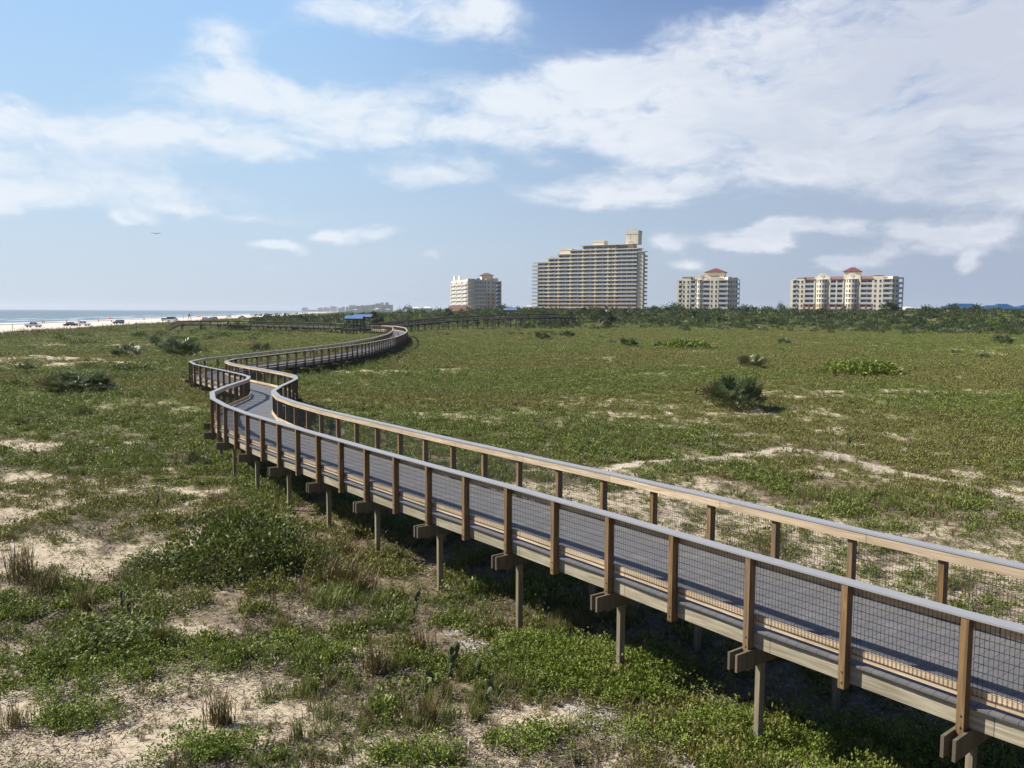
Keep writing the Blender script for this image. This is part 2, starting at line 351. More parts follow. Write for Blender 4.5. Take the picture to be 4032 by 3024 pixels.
def wood(name, c1, c2, uv=True, grey=0.0):
    def f(t):
        tc = t.node('ShaderNodeTexCoord'); oi = t.node('ShaderNodeObjectInfo').outputs['Random']
        if uv: v = t.scale(tc.outputs['UV'], (1.2, 22, 1))
        else: v = t.scale(tc.outputs['Object'], (22, 22, 1.3))
        v2 = t.node('ShaderNodeVectorMath', {0: v, 1: t.node('ShaderNodeCombineXYZ', {0: t.math('MULTIPLY', oi, 60), 1: t.math('MULTIPLY', oi, 31), 2: 0.0})}, operation='ADD').outputs[0]
        g = t.noise(v2, 1.0, 6, .62, .8)
        big = t.noise(t.scale(v2, (.25, .06, .3)), 2.0, 3, .5)
        f1 = t.sstep(g, .32, .70)
        c = t.mix(f1, c1, c2); c = t.mix(t.math('MULTIPLY', t.sstep(big, .35, .75), .45), c, tuple(x * .62 for x in c1))
        kn = t.node('ShaderNodeTexVoronoi', {'Vector': t.scale(v2, (.9, .16, .9)), 'Scale': .8}).outputs['Distance']
        c = t.mix(t.sstep(kn, .10, .03), c, tuple(x * .35 for x in c1))
        if uv:
            bd_ = t.node('ShaderNodeTexWhiteNoise', {'W': t.math('FLOOR', t.math('MULTIPLY', t.node('ShaderNodeSeparateXYZ', {0: tc.outputs['UV']}).outputs[0], .342))}, noise_dimensions='1D').outputs['Value']
            c = t.mix(t.math('MULTIPLY', bd_, .34), c, tuple(x * .55 for x in c1))
            fr_ = t.math('FRACT', t.math('MULTIPLY', t.node('ShaderNodeSeparateXYZ', {0: tc.outputs['UV']}).outputs[0], .342))
            c = t.mix(t.math('LESS_THAN', fr_, .003), c, (.05, .04, .03))
        c = t.mix(t.math('MULTIPLY', oi, .24), c, (.25, .215, .17))
        if grey: c = t.mix(grey, c, (.20, .185, .17))
        return bsdf(t, c, .75, .25, g, .01, .35)
    return mat(name, f)
M = {}
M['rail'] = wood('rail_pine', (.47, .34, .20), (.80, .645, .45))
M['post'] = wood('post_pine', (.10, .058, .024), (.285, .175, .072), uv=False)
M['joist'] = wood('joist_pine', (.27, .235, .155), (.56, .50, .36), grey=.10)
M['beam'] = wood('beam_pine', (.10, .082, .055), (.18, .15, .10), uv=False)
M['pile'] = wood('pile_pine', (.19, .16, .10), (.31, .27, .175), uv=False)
M['old'] = wood('old_boards', (.075, .058, .042), (.13, .10, .074), grey=.12)
M['brace'] = wood('brace_pine', (.50, .40, .20), (.60, .50, .27), uv=False)
def f(t):
    o = t.node('ShaderNodeTexCoord').outputs['Object']
    oi = t.node('ShaderNodeTexCoord').outputs['UV']
    n = t.noise(o, 2.0, 6, .65); fi = t.noise(o, 160, 3, .6)
    sp = t.node('ShaderNodeSeparateXYZ', {0: oi}).outputs[0]
    wn = t.node('ShaderNodeTexWhiteNoise', {'W': t.math('FLOOR', sp)}, noise_dimensions='1D').outputs['Value']
    c = t.mix(t.math('MULTIPLY_ADD', wn, .35, t.math('MULTIPLY', fi, .45)), (.105, .104, .105), (.155, .153, .153))
    c = t.mix(t.math('MULTIPLY', t.sstep(n, .50, .74), .5), c, (.23, .215, .195))
    c = t.mix(t.sstep(t.noise(o, 7, 3, .5), .74, .80), c, (.55, .55, .54))
    return bsdf(t, c, .62, .3, t.noise(o, 260, 2, .5), .004, .4)
M['deck'] = mat('composite_deck_boards', f)
def f(t):
    o = t.node('ShaderNodeTexCoord').outputs['Object']
    n = t.noise(o, 3.0, 5, .6)
    return bsdf(t, t.mix(n, (.24, .245, .25), (.32, .322, .322)), .42, .5)
M['cap'] = mat('composite_cap', f)
M['wire'] = plain('black_wire', (.018, .018, .022), .5, .1, spec=.4)
M['bolt'] = plain('galvanised_bolt', (.42, .40, .36), .35, .1, metal=.8)

def sandcol(t, o):
    n = t.noise(o, .35, 6, .6); n2 = t.noise(o, 9, 5, .65); n3 = t.noise(o, 42, 3, .6)
    c = t.mix(n, (.44, .36, .245), (.56, .475, .335))
    c = t.mix(t.sstep(n2, .48, .72), c, (.27, .215, .155))
    return t.mix(t.math('MULTIPLY', t.sstep(n3, .5, .75), .5), c, (.52, .455, .385)), n2, n3
def f(t):
    geo = t.node('ShaderNodeNewGeometry'); o = geo.outputs['Position']
    sand, n2, n3 = sandcol(t, o)
    a = t.node('ShaderNodeAttribute', attribute_name='bare').outputs['Fac']
    sh = t.node('ShaderNodeAttribute', attribute_name='shell').outputs['Fac']
    bc = t.node('ShaderNodeAttribute', attribute_name='beach').outputs['Fac']
    n4 = t.noise(o, .09, 5, .6); n5 = t.noise(t.scale(o, (1, 1, 1), (40, 9, 0)), .9, 6, .68); n6 = t.noise(o, 3.4, 6, .7)
    g = t.mix(t.sstep(n5, .35, .65), (.115, .145, .036), (.195, .215, .066))
    g = t.mix(t.math('MULTIPLY', t.sstep(n4, .42, .68), .75), g, (.165, .135, .058))
    g = t.mix(t.math('MULTIPLY', t.sstep(n6, .50, .72), .55), g, (.058, .072, .022))
    litter = t.mix(t.sstep(n6, .3, .7), (.125, .098, .062), (.285, .225, .150))
    q = t.math('ADD', a, t.math('MULTIPLY', t.math('SUBTRACT', t.math('ADD', t.math('MULTIPLY', n5, .5), t.math('MULTIPLY', n6, .5)), .5), 1.5))
    far = t.sstep(t.node('ShaderNodeVectorMath', {0: o}, operation='LENGTH').outputs['Value'], 22, 60)
    base = t.mix(far, litter, g)
    c = t.mix(t.sstep(q, .28, .62), base, sand)
    shc = t.mix(t.sstep(t.noise(o, 55, 2, .5), .42, .6), (.40, .37, .35), (.70, .66, .63))
    c = t.mix(t.math('MULTIPLY', sh, t.sstep(n6, .35, .6)), c, shc)
    wet = t.node('ShaderNodeAttribute', attribute_name='wet').outputs['Fac']
    bcol = t.mix(wet, t.mix(t.noise(o, .04, 4, .6), (.60, .52, .42), (.68, .60, .50)), (.28, .25, .215))
    c = t.mix(bc, c, bcol)
    bump = t.math('ADD', t.math('MULTIPLY', n6, 1.0), t.math('MULTIPLY', n3, .25))
    return bsdf(t, c, .9, .15, bump, .06, .55)
M['ground'] = mat('dune_ground', f)
def f(t):
    o = t.node('ShaderNodeNewGeometry').outputs['Position']; s = t.node('ShaderNodeSeparateXYZ', {0: o})
    c = t.math('ADD', s.outputs[0], t.math('MULTIPLY_ADD', s.outputs[1], .187, 265 - .187 * 438))
    al = t.node('ShaderNodeCombineXYZ', {0: t.math('MULTIPLY', c, .035), 1: t.math('MULTIPLY', s.outputs[1], .0045), 2: 0.0}).outputs[0]
    w1 = t.noise(al, 1.0, 6, .62, .4)
    cc = t.math('MULTIPLY_ADD', t.math('SUBTRACT', w1, .5), 46, c)
    edge = t.sstep(cc, -16, -2)
    l2 = t.math('MULTIPLY', t.sstep(cc, -52, -44), t.sstep(cc, -34, -42)); l3 = t.math('MULTIPLY', t.sstep(cc, -92, -86), t.sstep(cc, -76, -82))
    br = t.sstep(t.noise(t.scale(al, (1, 2.2, 1), (5, 5, 0)), 2.0, 4, .6), .44, .56)
    foam = t.math('MAXIMUM', edge, t.math('MULTIPLY', br, t.math('MAXIMUM', l2, t.math('MULTIPLY', l3, .9))))
    brk = t.noise(t.scale(o, (.3, .1, 1)), .8, 5, .7)
    foam = t.math('MULTIPLY', foam, t.sstep(brk, .30, .50))
    deep = t.mix(t.sstep(c, -700, -30), (.030, .075, .105), (.075, .125, .135))
    colr = t.mix(foam, deep, (.80, .82, .82))
    hgt = t.noise(t.scale(o, (.22, .07, 1)), 1.0, 6, .6)
    return bsdf(t, colr, t.mix(foam, (.33,) * 3, (.8,) * 3), .4, hgt, 1.0, .35)
M['sea'] = mat('sea_water', f)

def leafmat(name, cols, trans=.22, rough=.55, spread=.0):
    """cols: dark, mid, light/dry tones mixed by per-leaf and per-plant numbers"""
    def f(t):
        lv = t.node('ShaderNodeAttribute', attribute_name='leafvar').outputs['Fac']
        ti = t.node('ShaderNodeAttribute', attribute_name='tint', attribute_type='INSTANCER').outputs['Fac']
        rd = t.node('ShaderNodeObjectInfo').outputs['Random']
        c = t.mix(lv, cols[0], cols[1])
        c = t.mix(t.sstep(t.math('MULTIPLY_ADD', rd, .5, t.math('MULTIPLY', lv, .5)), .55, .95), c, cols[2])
        if len(cols) > 3: c = t.mix(t.math('MULTIPLY', ti, .70), c, cols[3])
        p = bsdf(t, c, rough, .3)
        tr = t.node('ShaderNodeBsdfTranslucent', {'Color': t.mix(.5, c, (.16, .21, .03), 'MIX')})
        return t.node('ShaderNodeMixShader', {0: trans, 1: p.outputs[0], 2: tr.outputs[0]})
    return mat(name, f)
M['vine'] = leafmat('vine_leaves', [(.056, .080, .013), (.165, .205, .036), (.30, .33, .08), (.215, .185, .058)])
M['grassm'] = leafmat('green_grass_blades', [(.085, .108, .022), (.18, .21, .048), (.29, .29, .10), (.235, .185, .070)])
M['straw'] = leafmat('straw_grass_blades', [(.105, .070, .030), (.20, .140, .062), (.32, .25, .13)], .12)
M['litter'] = leafmat('dry_litter', [(.12, .088, .06), (.23, .18, .13), (.36, .30, .23)], .05)
M['bush'] = leafmat('shrub_leaves', [(.030, .046, .008), (.12, .155, .024), (.22, .24, .05), (.15, .13, .045)])
M['scrub'] = leafmat('scrub_leaves', [(.024, .042, .011), (.070, .100, .024), (.14, .165, .05)])
M['bright'] = leafmat('bright_leaves', [(.085, .125, .014), (.215, .275, .035), (.31, .36, .07)])
M['palmetto'] = leafmat('palmetto_fans', [(.034, .052, .018), (.15, .19, .085), (.46, .50, .34)], .15, .38)
M['palm'] = leafmat('palm_fronds', [(.022, .038, .012), (.058, .080, .028), (.13, .135, .06)], .15, .45)
M['deadfan'] = leafmat('dead_fans', [(.15, .10, .05), (.30, .23, .13), (.48, .42, .28)], .1)
M['cactus'] = plain('cactus_pad', (.075, .10, .040), .55, .25, 20)
M['bark'] = plain('grey_bark', (.14, .115, .09), .9, .35, 6)

# ------------------------------------------------------------------ ground, sea
def make_ground():
    rad = np.r_[np.linspace(1.0, 8, 8), 8 * (40 / 8) ** (np.arange(1, 171) / 170), 40 * (450 / 40) ** (np.arange(1, 221) / 220), 450 * (14000 / 450) ** (np.arange(1, 61) / 60)]
    th = np.r_[np.linspace(-math.pi, -R(48), 60)[:-1], np.linspace(-R(48), R(48), 420), np.linspace(R(48), math.pi, 60)[1:]]
    RR, TT = np.meshgrid(rad, th, indexing='ij'); X = RR * np.sin(TT); Y = RR * np.cos(TT)
    Z = height(X, Y); B = bare(X, Y); C = coast(X, Y)
    V = np.stack([X, Y, Z], -1).reshape(-1, 3); nr, nt = X.shape
    i, j = np.meshgrid(np.arange(nr - 1), np.arange(nt - 1), indexing='ij'); a = (i * nt + j).ravel()
    Q = np.stack([a, a + 1, a + nt + 1, a + nt], 1)
    me = bpy.data.meshes.new('ground'); me.vertices.add(len(V)); me.vertices.foreach_set('co', V.ravel())
    me.loops.add(Q.size); me.loops.foreach_set('vertex_index', Q.ravel()); me.polygons.add(len(Q)); me.polygons.foreach_set('loop_start', np.arange(0, Q.size, 4))
    me.polygons.foreach_set('use_smooth', np.ones(len(Q), bool)); me.update(calc_edges=True)
    me.flip_normals()
    for nm, A in (('bare', B), ('shell', (1 - sm(pdist(X, Y, SHELL), .18, .55)) + .8 * (1 - sm(pdist(X, Y, TRAIL), .1, .8)) * .5), ('beach', 1 - sm(C, 90, 99)), ('wet', 1 - sm(C, 12, 34))):
        at_ = me.attributes.new(nm, 'FLOAT', 'POINT'); at_.data.foreach_set('value', A.ravel().astype(np.float32))
    me.materials.append(M['ground']); o = bpy.data.objects.new('ground', me); col.objects.link(o); tag(o, kind='structure')
make_ground()
mb = MB()
def cst(c, y): return (c - 265 - .187 * (y - 438), y, -1.42)
ys = [-9000, -1500, 0, 150, 300, 500, 800, 1500, 3000, 6000, 14000]
cs = [18, 0, -60, -150, -500, -2500, -14000]
V = [cst(c, y) for y in ys for c in cs]; n = len(cs)
mb.add(V, [(i * n + j, i * n + j + 1, (i + 1) * n + j + 1, (i + 1) * n + j) for i in range(len(ys) - 1) for j in range(n - 1)])
sea = mb.build('sea', M['sea']); tag(sea, kind='structure')
if sea.data.polygons[0].normal.z < 0: sea.data.flip_normals()

# ------------------------------------------------------------------ main boardwalk
def arclen(P): return np.r_[0, np.cumsum(np.hypot(*np.diff(P[:, :2], axis=0).T))]
def stations(P, s):
    S = arclen(P); N = rightn(P)
    c = np.stack([np.interp(s, S, P[:, k]) for k in range(3)], 1); n_ = np.stack([np.interp(s, S, N[:, k]) for k in range(2)], 1)
    n_ /= np.hypot(*n_.T)[:, None]; return c, n_
def many(objs_fn, name, count, parent, order, mats, limit=100, label=None):
    """first `limit` (by order) as parts, the rest merged into one part of kind stuff"""
    idx = list(np.argsort(order)); out = []
    for i in idx[:limit]:
        m = MB(); objs_fn(m, i); out.append((i, m.build(name, mats, parent)))
    if len(idx) > limit:
        m = MB()
        for i in idx[limit:]: objs_fn(m, i)
        o = m.build(name + 's_beyond', mats, parent); o['kind'] = 'stuff'
    return out
def boardwalk(P, name, label, cat, SP=1.45, phase=0.0, s_from=0.0, curb=True, near=True, old=False, mesh_to=60, floor_part=True, braces=False, root_at=None):
    S = arclen(P); vs = np.arange(s_from + phase, S[-1] - .2, 2 * SP); vs = np.unique(np.r_[0.0, vs, S[-1]])
    if vs[1] < .4: vs = np.delete(vs, 1)
    P = np.stack([np.interp(vs, S, P[:, k]) for k in range(3)], 1); S = arclen(P); root = empty(name, (0, 0, 0), 0, label, cat)
    hw = 1.22
    mr, mp, mj, mbm = (M['old'],) * 4 if old else (M['rail'], M['post'], M['joist'], M['beam'])
    # deck of crosswise boards
    st = np.arange(.2, S[-1] - .05, .152 if near else .9); m = MB(); bw = .0735 if near else .445
    c, n_ = stations(P, st); tdir = np.c_[-n_[:, 1], n_[:, 0]]
    ca, na = stations(P, st - bw); cb_, nb = stations(P, st + bw)
    for i in range(len(st)):
        jit = .006 * math.sin(i * 12.9898) if near else 0
        V = []
        for z in (-.028, 0.0):
            for cc, nn in ((ca[i], na[i]), (cb_[i], nb[i])):
                for q in (-hw - .058 + jit, hw + .058 - jit): V.append((cc[0] + nn[0] * q, cc[1] + nn[1] * q, cc[2] + z))
        Fs = [(0, 2, 3, 1), (4, 5, 7, 6), (0, 1, 5, 4), (2, 6, 7, 3), (0, 4, 6, 2), (1, 3, 7, 5)]
        m.add(V, Fs, 0, [(i + .5, 0)] * 24)
    m.build('deck', M['deck'], root)
    for sgn, sd in ((-1, 'left'), (1, 'right')):
        a = lambda x, y: (sgn * x, sgn * y) if sgn > 0 else (-y, -x)
        m = MB(); sweep(m, P, *a(hw - .045, hw), -.285, -.030); m.build('edge_joist', mj, root)
        m = MB(); sweep(m, P, *a(hw - .05, hw + .155), 1.045, 1.072); m.build('rail_cap', M['cap'] if not old else mr, root)
        m = MB(); sweep(m, P, *a(hw - .040, hw - .002), .905 if near else .84, 1.043); m.build('top_rail', mr, root)
        m = MB(); sweep(m, P, *a(hw - .040, hw - .002), .055, .195); m.build('bottom_rail', mr, root)
    m = MB(); sweep(m, P, -.55, -.5, -.285, -.03); sweep(m, P, .5, .55, -.285, -.03); m.build('floor_joists', mj, root)
    ps = np.sort(np.r_[S[1:-1], (S[1:-2] + S[2:-1]) / 2]); c, n_ = stations(P, ps); T = np.c_[-n_[:, 1], n_[:, 0]]
    items = [(i, sg) for i in range(len(ps)) for sg in (-1, 1)]
    dist = [math.hypot(c[i, 0], c[i, 1]) for i, sg in items]
    def post(m, q):
        i, sg = items[q]; o_ = hw + .008 + .07; p = c[i, :2] + n_[i] * sg * o_; beam = i % 2 == 0
        m.obox((p[0], p[1]), T[i], n_[i], .044 if near else .075, .068, c[i, 2] - (.60 if beam else .33), c[i, 2] + 1.043)
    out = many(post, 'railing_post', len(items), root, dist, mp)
    if near:
        for q, ob in out[:44]:
            i, sg = items[q]
            for dz in (-.10, -.24):
                m = MB(); p = c[i, :2] + n_[i] * sg * (hw + .146)
                m.bar((*p, c[i, 2] + dz), (*(p + n_[i] * sg * .014), c[i, 2] + dz), .024, n=8); m.build('bolt', M['bolt'], ob)
    # cross beams (pairs of planks) and piles
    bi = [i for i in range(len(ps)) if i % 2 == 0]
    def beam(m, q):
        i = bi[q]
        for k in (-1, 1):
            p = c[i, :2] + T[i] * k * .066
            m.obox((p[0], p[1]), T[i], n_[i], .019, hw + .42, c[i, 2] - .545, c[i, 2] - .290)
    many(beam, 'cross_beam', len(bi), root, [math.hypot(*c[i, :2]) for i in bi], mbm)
    pi_ = [(i, sg) for i in bi for sg in (-1, 1)]
    gz = height(np.array([c[i, 0] + n_[i, 0] * sg * (hw - .22) for i, sg in pi_]), np.array([c[i, 1] + n_[i, 1] * sg * (hw - .22) for i, sg in pi_]))
    def pile(m, q):
        i, sg = pi_[q]; p = c[i, :2] + n_[i] * sg * (hw - .22)
        m.obox((p[0], p[1]), T[i], n_[i], .040 if near else .11, .060 if near else .11, gz[q] - .4, c[i, 2] - .30)
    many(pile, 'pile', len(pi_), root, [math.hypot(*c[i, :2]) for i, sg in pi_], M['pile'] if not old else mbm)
    if braces:
        k = 0
        for q, (i, sg) in enumerate(pi_):
            if sg > 0 and c[i, 2] - gz[q] > 1.3 and k < 12 and c[i, 0] > -48:
                p = c[i, :2] + n_[i] * sg * (hw + .3); m = MB(); L_ = c[i, 2] - gz[q]
                m.bar((p[0], p[1] - .1, c[i, 2] - .35), (p[0] + L_ * .85, p[1] - .4, gz[q] - .1), .26, .16); m.build('diagonal_brace', M['brace'], root); k += 1
    # welded wire mesh between the posts
    if mesh_to:
        items2 = [(i, sg) for i in range(len(ps) - 1) for sg in (-1, 1) if c[i, 1] < mesh_to]
        def mesh(m, q):
            i, sg = items2[q]; nv = 27; w = .0058
            tt = np.linspace(ps[i] + .06, ps[i + 1] - .06, nv); cc, nn = stations(P, tt); off = sg * (hw + .002 + w / 2)
            for k in range(nv):
                p = cc[k, :2] + nn[k] * off; z = cc[k, 2]
                m.add([(p[0] - T[i][0] * w / 2, p[1] - T[i][1] * w / 2, z + .11), (p[0] + T[i][0] * w / 2, p[1] + T[i][1] * w / 2, z + .11), (p[0] + nn[k][0] * w * .6, p[1] + nn[k][1] * w * .6, z + .11),
                       (p[0] - T[i][0] * w / 2, p[1] - T[i][1] * w / 2, z + 1.0), (p[0] + T[i][0] * w / 2, p[1] + T[i][1] * w / 2, z + 1.0), (p[0] + nn[k][0] * w * .6, p[1] + nn[k][1] * w * .6, z + 1.0)],
                      [(0, 1, 4, 3), (1, 2, 5, 4), (2, 0, 3, 5)])
            a_, b_ = cc[0], cc[-1]; na_, nb_ = nn[0], nn[-1]
            for z in np.arange(.12, 1.0, .098):
                oo = off + sg * w
                m.bar((a_[0] + na_[0] * oo, a_[1] + na_[1] * oo, a_[2] + z), (b_[0] + nb_[0] * oo, b_[1] + nb_[1] * oo, b_[2] + z), w)
        many(mesh, 'wire_mesh_panel', len(items2), root, [math.hypot(*c[i, :2]) for i, sg in items2], M['wire'])
    return root
_s = arclen(PATH3); _N = rightn(PATH3); px_, py_ = at(2382, 2019, H - 3.42)
d = np.hypot(PATH3[:, 0] - _N[:, 0] * 1.3 - px_, PATH3[:, 1] - _N[:, 1] * 1.3 - py_); s_post = _s[d.argmin()]
SPC = 1.46; phase = s_post % (2 * SPC)
boardwalk(PATH3, 'boardwalk', 'long elevated boardwalk of grey boards and pine railings winding from the near right', 'boardwalk', SPC, phase)

# the older dark walkways beyond
def line3(pts, ds=.5): return smoothp(resamp(np.array(pts), ds), 3, 2)
def fpt(u, D, dz):                     # place at column u, forward distance D, deck so that the handrail is dz below the eye
    x, y = atd(u, D); return (x, y, H - dz - 1.07)
PR = line3([fpt(1450, 212, 3.35), fpt(1500, 218, 3.2), fpt(1580, 232, 2.75), fpt(1700, 252, 2.15), fpt(1811, 264, 1.68), fpt(1921, 274, 1.25), fpt(2016, 280, .98), fpt(2110, 290, .9)])
boardwalk(PR, 'raised_walkway', 'dark older walkway on tall piles with pale diagonal braces rising to the right', 'boardwalk', 2.4, .4, near=False, old=True, mesh_to=0, braces=True)
PB = line3([fpt(1335, 214, 3.2), fpt(1200, 226, 3.15), fpt(1000, 240, 3.13), fpt(850, 246, 3.13), fpt(700, 240, 3.1)])
bw = boardwalk(PB, 'beach_walkway', 'dark older walkway running left from the blue-roofed shelters to steps at the beach', 'boardwalk', 2.6, .4, near=False, old=True, mesh_to=0)
def stairs(P, parent):
    a = P[-1]; d_ = (P[-1] - P[-6])[:2]; d_ = d_ / np.hypot(*d_); n_ = np.array([d_[1], -d_[0]]); m = MB()
    top = a[2]; g = gh(a[0] + d_[0] * 3.4, a[1] + d_[1] * 3.4); k = 9
    for i in range(k):
        z = top - (top - g) * (i + 1) / k; p = a[:2] + d_ * (.3 + i * .34)
        m.obox((p[0], p[1]), d_, n_, .17, 1.15, z - .05, z)
    for s_ in (-1, 1):
        p0 = a[:2] + n_ * s_ * 1.2; p1 = p0 + d_ * 3.3
        m.bar((*p0, top + 1.0), (*p1, g + 1.0), .09, .14); m.bar((*p0, top - .1), (*p1, g), .06, .26)
        for t in (.5, 1.0): q = p0 * (1 - t) + p1 * t; zz = top * (1 - t) + g * t; m.bar((*q, g - .3), (*q, zz + 1.0), .1)
    m.build('stairs', M['old'], parent)
stairs(PB, bw)
PC = line3([fpt(1400, 400, 3.0), fpt(1230, 402, 2.9), fpt(1100, 405, 3.1), fpt(985, 398, 3.5)])
boardwalk(PC, 'distant_walkway', 'farthest dark walkway showing only its handrail above the scrub left of the shelters', 'boardwalk', 2.6, .4, near=False, old=True, mesh_to=0)
PD = line3([fpt(2110, 290, .9), fpt(2180, 305, .95), fpt(2270, 318, 1.2)])
boardwalk(PD, 'end_walkway', 'short dark walkway half hidden in scrub below the tall tower', 'boardwalk', 2.4, .4, near=False, old=True, mesh_to=0)

# ------------------------------------------------------------------ shelters
def f(t):
    o = t.node('ShaderNodeTexCoord').outputs['Object']; s = t.node('ShaderNodeSeparateXYZ', {0: o}).outputs[0]
    w_ = t.math('SINE', t.math('MULTIPLY', s, 14))
    return bsdf(t, t.mix(t.noise(o, 1.5, 4, .6), (.085, .15, .28), (.12, .20, .36)), .35, .5, w_, .02, .6)
M['blueroof'] = mat('blue_metal_roof', f)
def f(t):
    o = t.node('ShaderNodeTexCoord').outputs['Object']
    return bsdf(t, t.mix(t.noise(o, .5, 5, .6), (.020, .062, .15), (.030, .085, .19)), .4, .4)
M['deepblue'] = mat('deep_blue_roof', f)
def gable_roof(m, x0, x1, y0, y1, ze, zr, th=.12, axis='x', mi=0):
    if axis == 'x':
        ym = (y0 + y1) / 2; P_ = [(y0, ze), (ym, zr), (y1, ze), (y1, ze - th), (ym, zr - th), (y0, ze - th)]
        V = [(x, y, z) for x in (x0, x1) for y, z in P_]
    else:
        xm = (x0 + x1) / 2; P_ = [(x0, ze), (xm, zr), (x1, ze), (x1, ze - th), (xm, zr - th), (x0, ze - th)]
        V = [(x, y, z) for y in (y0, y1) for x, z in P_]
    m.add(V, [(0, 1, 4, 5), (1, 2, 3, 4), (11, 10, 7, 6), (10, 9, 8, 7)] + [(i, 6 + i, 6 + (i + 1) % 6, (i + 1) % 6) for i in range(6)], mi)
def hip_roof(m, x0, x1, y0, y1, ze, zr, inset=None, mi=0, eave=.25):
    inset = inset if inset is not None else (y1 - y0) / 2; ym = (y0 + y1) / 2
    V = [(x0, y0, ze), (x1, y0, ze), (x1, y1, ze), (x0, y1, ze), (x0 + inset, ym, zr), (x1 - inset, ym, zr),
         (x0, y0, ze - eave), (x1, y0, ze - eave), (x1, y1, ze - eave), (x0, y1, ze - eave)]
    m.add(V, [(0, 1, 5, 4), (1, 2, 5), (2, 3, 4, 5), (3, 0, 4), (0, 6, 7, 1), (1, 7, 8, 2), (2, 8, 9, 3), (3, 9, 6, 0), (9, 8, 7, 6)], mi)
def shelter(u0, u1, D, label, v_ridge, v_eave, depth=4.6, floor=True, name='shelter', group=None, roofm='blueroof'):
    x0, y = atd(u0, D); x1, _ = atd(u1, D); xm = (x0 + x1) / 2; w = (x1 - x0) / 2
    ze = zat((u0 + u1) / 2, v_eave, D); zr = zat((u0 + u1) / 2, v_ridge, D); g = gh(xm, y + depth / 2); zf = H - 3.42 - 1.07
    root = empty(name, (xm, y, 0), 0, label, 'shelter', group)
    m = MB(); gable_roof(m, -w, w, -.3, depth + .3, ze, zr); m.build('roof', M[roofm], root)
    m = MB()
    gable_roof(m, -w + .1, w - .1, -.2, depth + .2, ze - .13, zr - .13, .18); m.build('roof_frame', M['old'], root)
    for px in (-w + .5, 0, w - .5):
        for py in (.1, depth - .1): m = MB(); m.box(px - .09, px + .09, py - .09, py + .09, g - .3, ze - .2); m.build('post', M['old'], root)
    if floor:
        m = MB(); m.box(-w - .8, w + .8, -.6, depth + .6, zf - .12, zf); m.build('deck', M['deck'], root)
        m = MB(); m.box(-w - .85, w + .85, -.66, -.61, zf - .45, zf - .06); m.box(-w - .85, w + .85, depth + .61, depth + .66, zf - .45, zf - .06); m.build('deck_skirt', M['old'], root)
        m = MB()
        for px in (-w - .6, -w / 3, w / 3, w + .6):
            for py in (-.5, depth + .5): m.box(px - .08, px + .08, py - .08, py + .08, g - .4, zf - .12)
        m.build('piles', M['old'], root)
        m = MB(); m.box(-w - .8, w + .8, -.6, -.52, zf + .98, zf + 1.07); m.box(-w - .8, w + .8, -.6, -.55, zf + .1, zf + .22)
        m.box(-w - .8, -w - .72, -.5, depth, zf + .98, zf + 1.07); m.box(-w - .8, -w - .75, -.5, depth, zf + .1, zf + .22)
        q = -w - .75
        while q < w + .8: m.box(q - .045, q + .045, -.66, -.6, zf - .35, zf + 1.0); q += .95
        for y_ in np.arange(.3, depth, .95): m.box(-w - .86, -w - .8, y_ - .045, y_ + .045, zf - .35, zf + 1.0)
        m.build('railing', M['old'], root)
        m = MB(); m.box(-w + 1, w - 1, 2.0, 2.4, zf + .42, zf + .47); m.box(-w + 1, w - 1, 2.4, 2.45, zf + .6, zf + .95)
        for px in (-w + 1.2, w - 1.3): m.box(px, px + .08, 2.05, 2.4, zf, zf + .42)
        m.build('bench', M['old'], root)
    return root
shelter(1352, 1424, 208, 'front blue metal roofed picnic shelter on dark posts beside the boardwalk end', 1248.5, 1260.5)
shelter(1384, 1459, 226, 'rear blue metal roofed picnic shelter behind and right of the front one', 1244, 1253, floor=False)
shelter(1980, 2033, 292, 'small blue roofed gazebo at the upper end of the raised walkway', 1213.5, 1221, floor=False, name='gazebo')

# ------------------------------------------------------------------ plants: meshes of many small leaves
class Leaves:
    def __init__(s): s.V = []; s.F = []; s.a = []; s.n = 0; s.m = []
    def quads(s, A, B, C, D, var, mi=0):                 # arrays (n,3)
        n = len(A); V = np.stack([A, B, C, D], 1).reshape(-1, 3); s.V.append(V)
        s.F.append((np.arange(4 * n).reshape(n, 4) + s.n)); s.a.append(np.repeat(var, 4)); s.n += 4 * n; s.m.append(np.full(n, mi)); return s
    def mesh(s, name, mats, extra=None):
        V = np.vstack(s.V); Fq = np.vstack(s.F); me = bpy.data.meshes.new(name); me.vertices.add(len(V)); me.vertices.foreach_set('co', V.ravel())
        me.loops.add(Fq.size); me.loops.foreach_set('vertex_index', Fq.ravel()); me.polygons.add(len(Fq)); me.polygons.foreach_set('loop_start', np.arange(0, Fq.size, 4))
        me.polygons.foreach_set('use_smooth', np.zeros(len(Fq), bool)); me.polygons.foreach_set('material_index', np.concatenate(s.m)); me.update(calc_edges=True)
        at_ = me.attributes.new('leafvar', 'FLOAT', 'POINT'); at_.data.foreach_set('value', np.concatenate(s.a).astype(np.float32))
        for m in (mats if isinstance(mats, (list, tuple)) else [mats]): me.materials.append(m)
        return me
def unit(v): return v / np.maximum(1e-9, np.linalg.norm(v, axis=1))[:, None]
def rdir(n, up=0.0):
    v = rng.normal(size=(n, 3)); v[:, 2] = np.abs(v[:, 2]) + up; return unit(v)
def oval_leaves(L, P, D, ln, wd, var, mi=0, twist=None):
    """leaf quads at P pointing along D, length ln, width wd"""
    n = len(P); S = unit(np.cross(D, rng.normal(size=(n, 3)) * .5 + np.array([0, 0, 1.0]))); ln = np.broadcast_to(ln, n)[:, None]; wd = np.broadcast_to(wd, n)[:, None]
    m_ = P + D * ln * .5; L.quads(P, m_ + S * wd * .5, P + D * ln, m_ - S * wd * .5, var, mi)
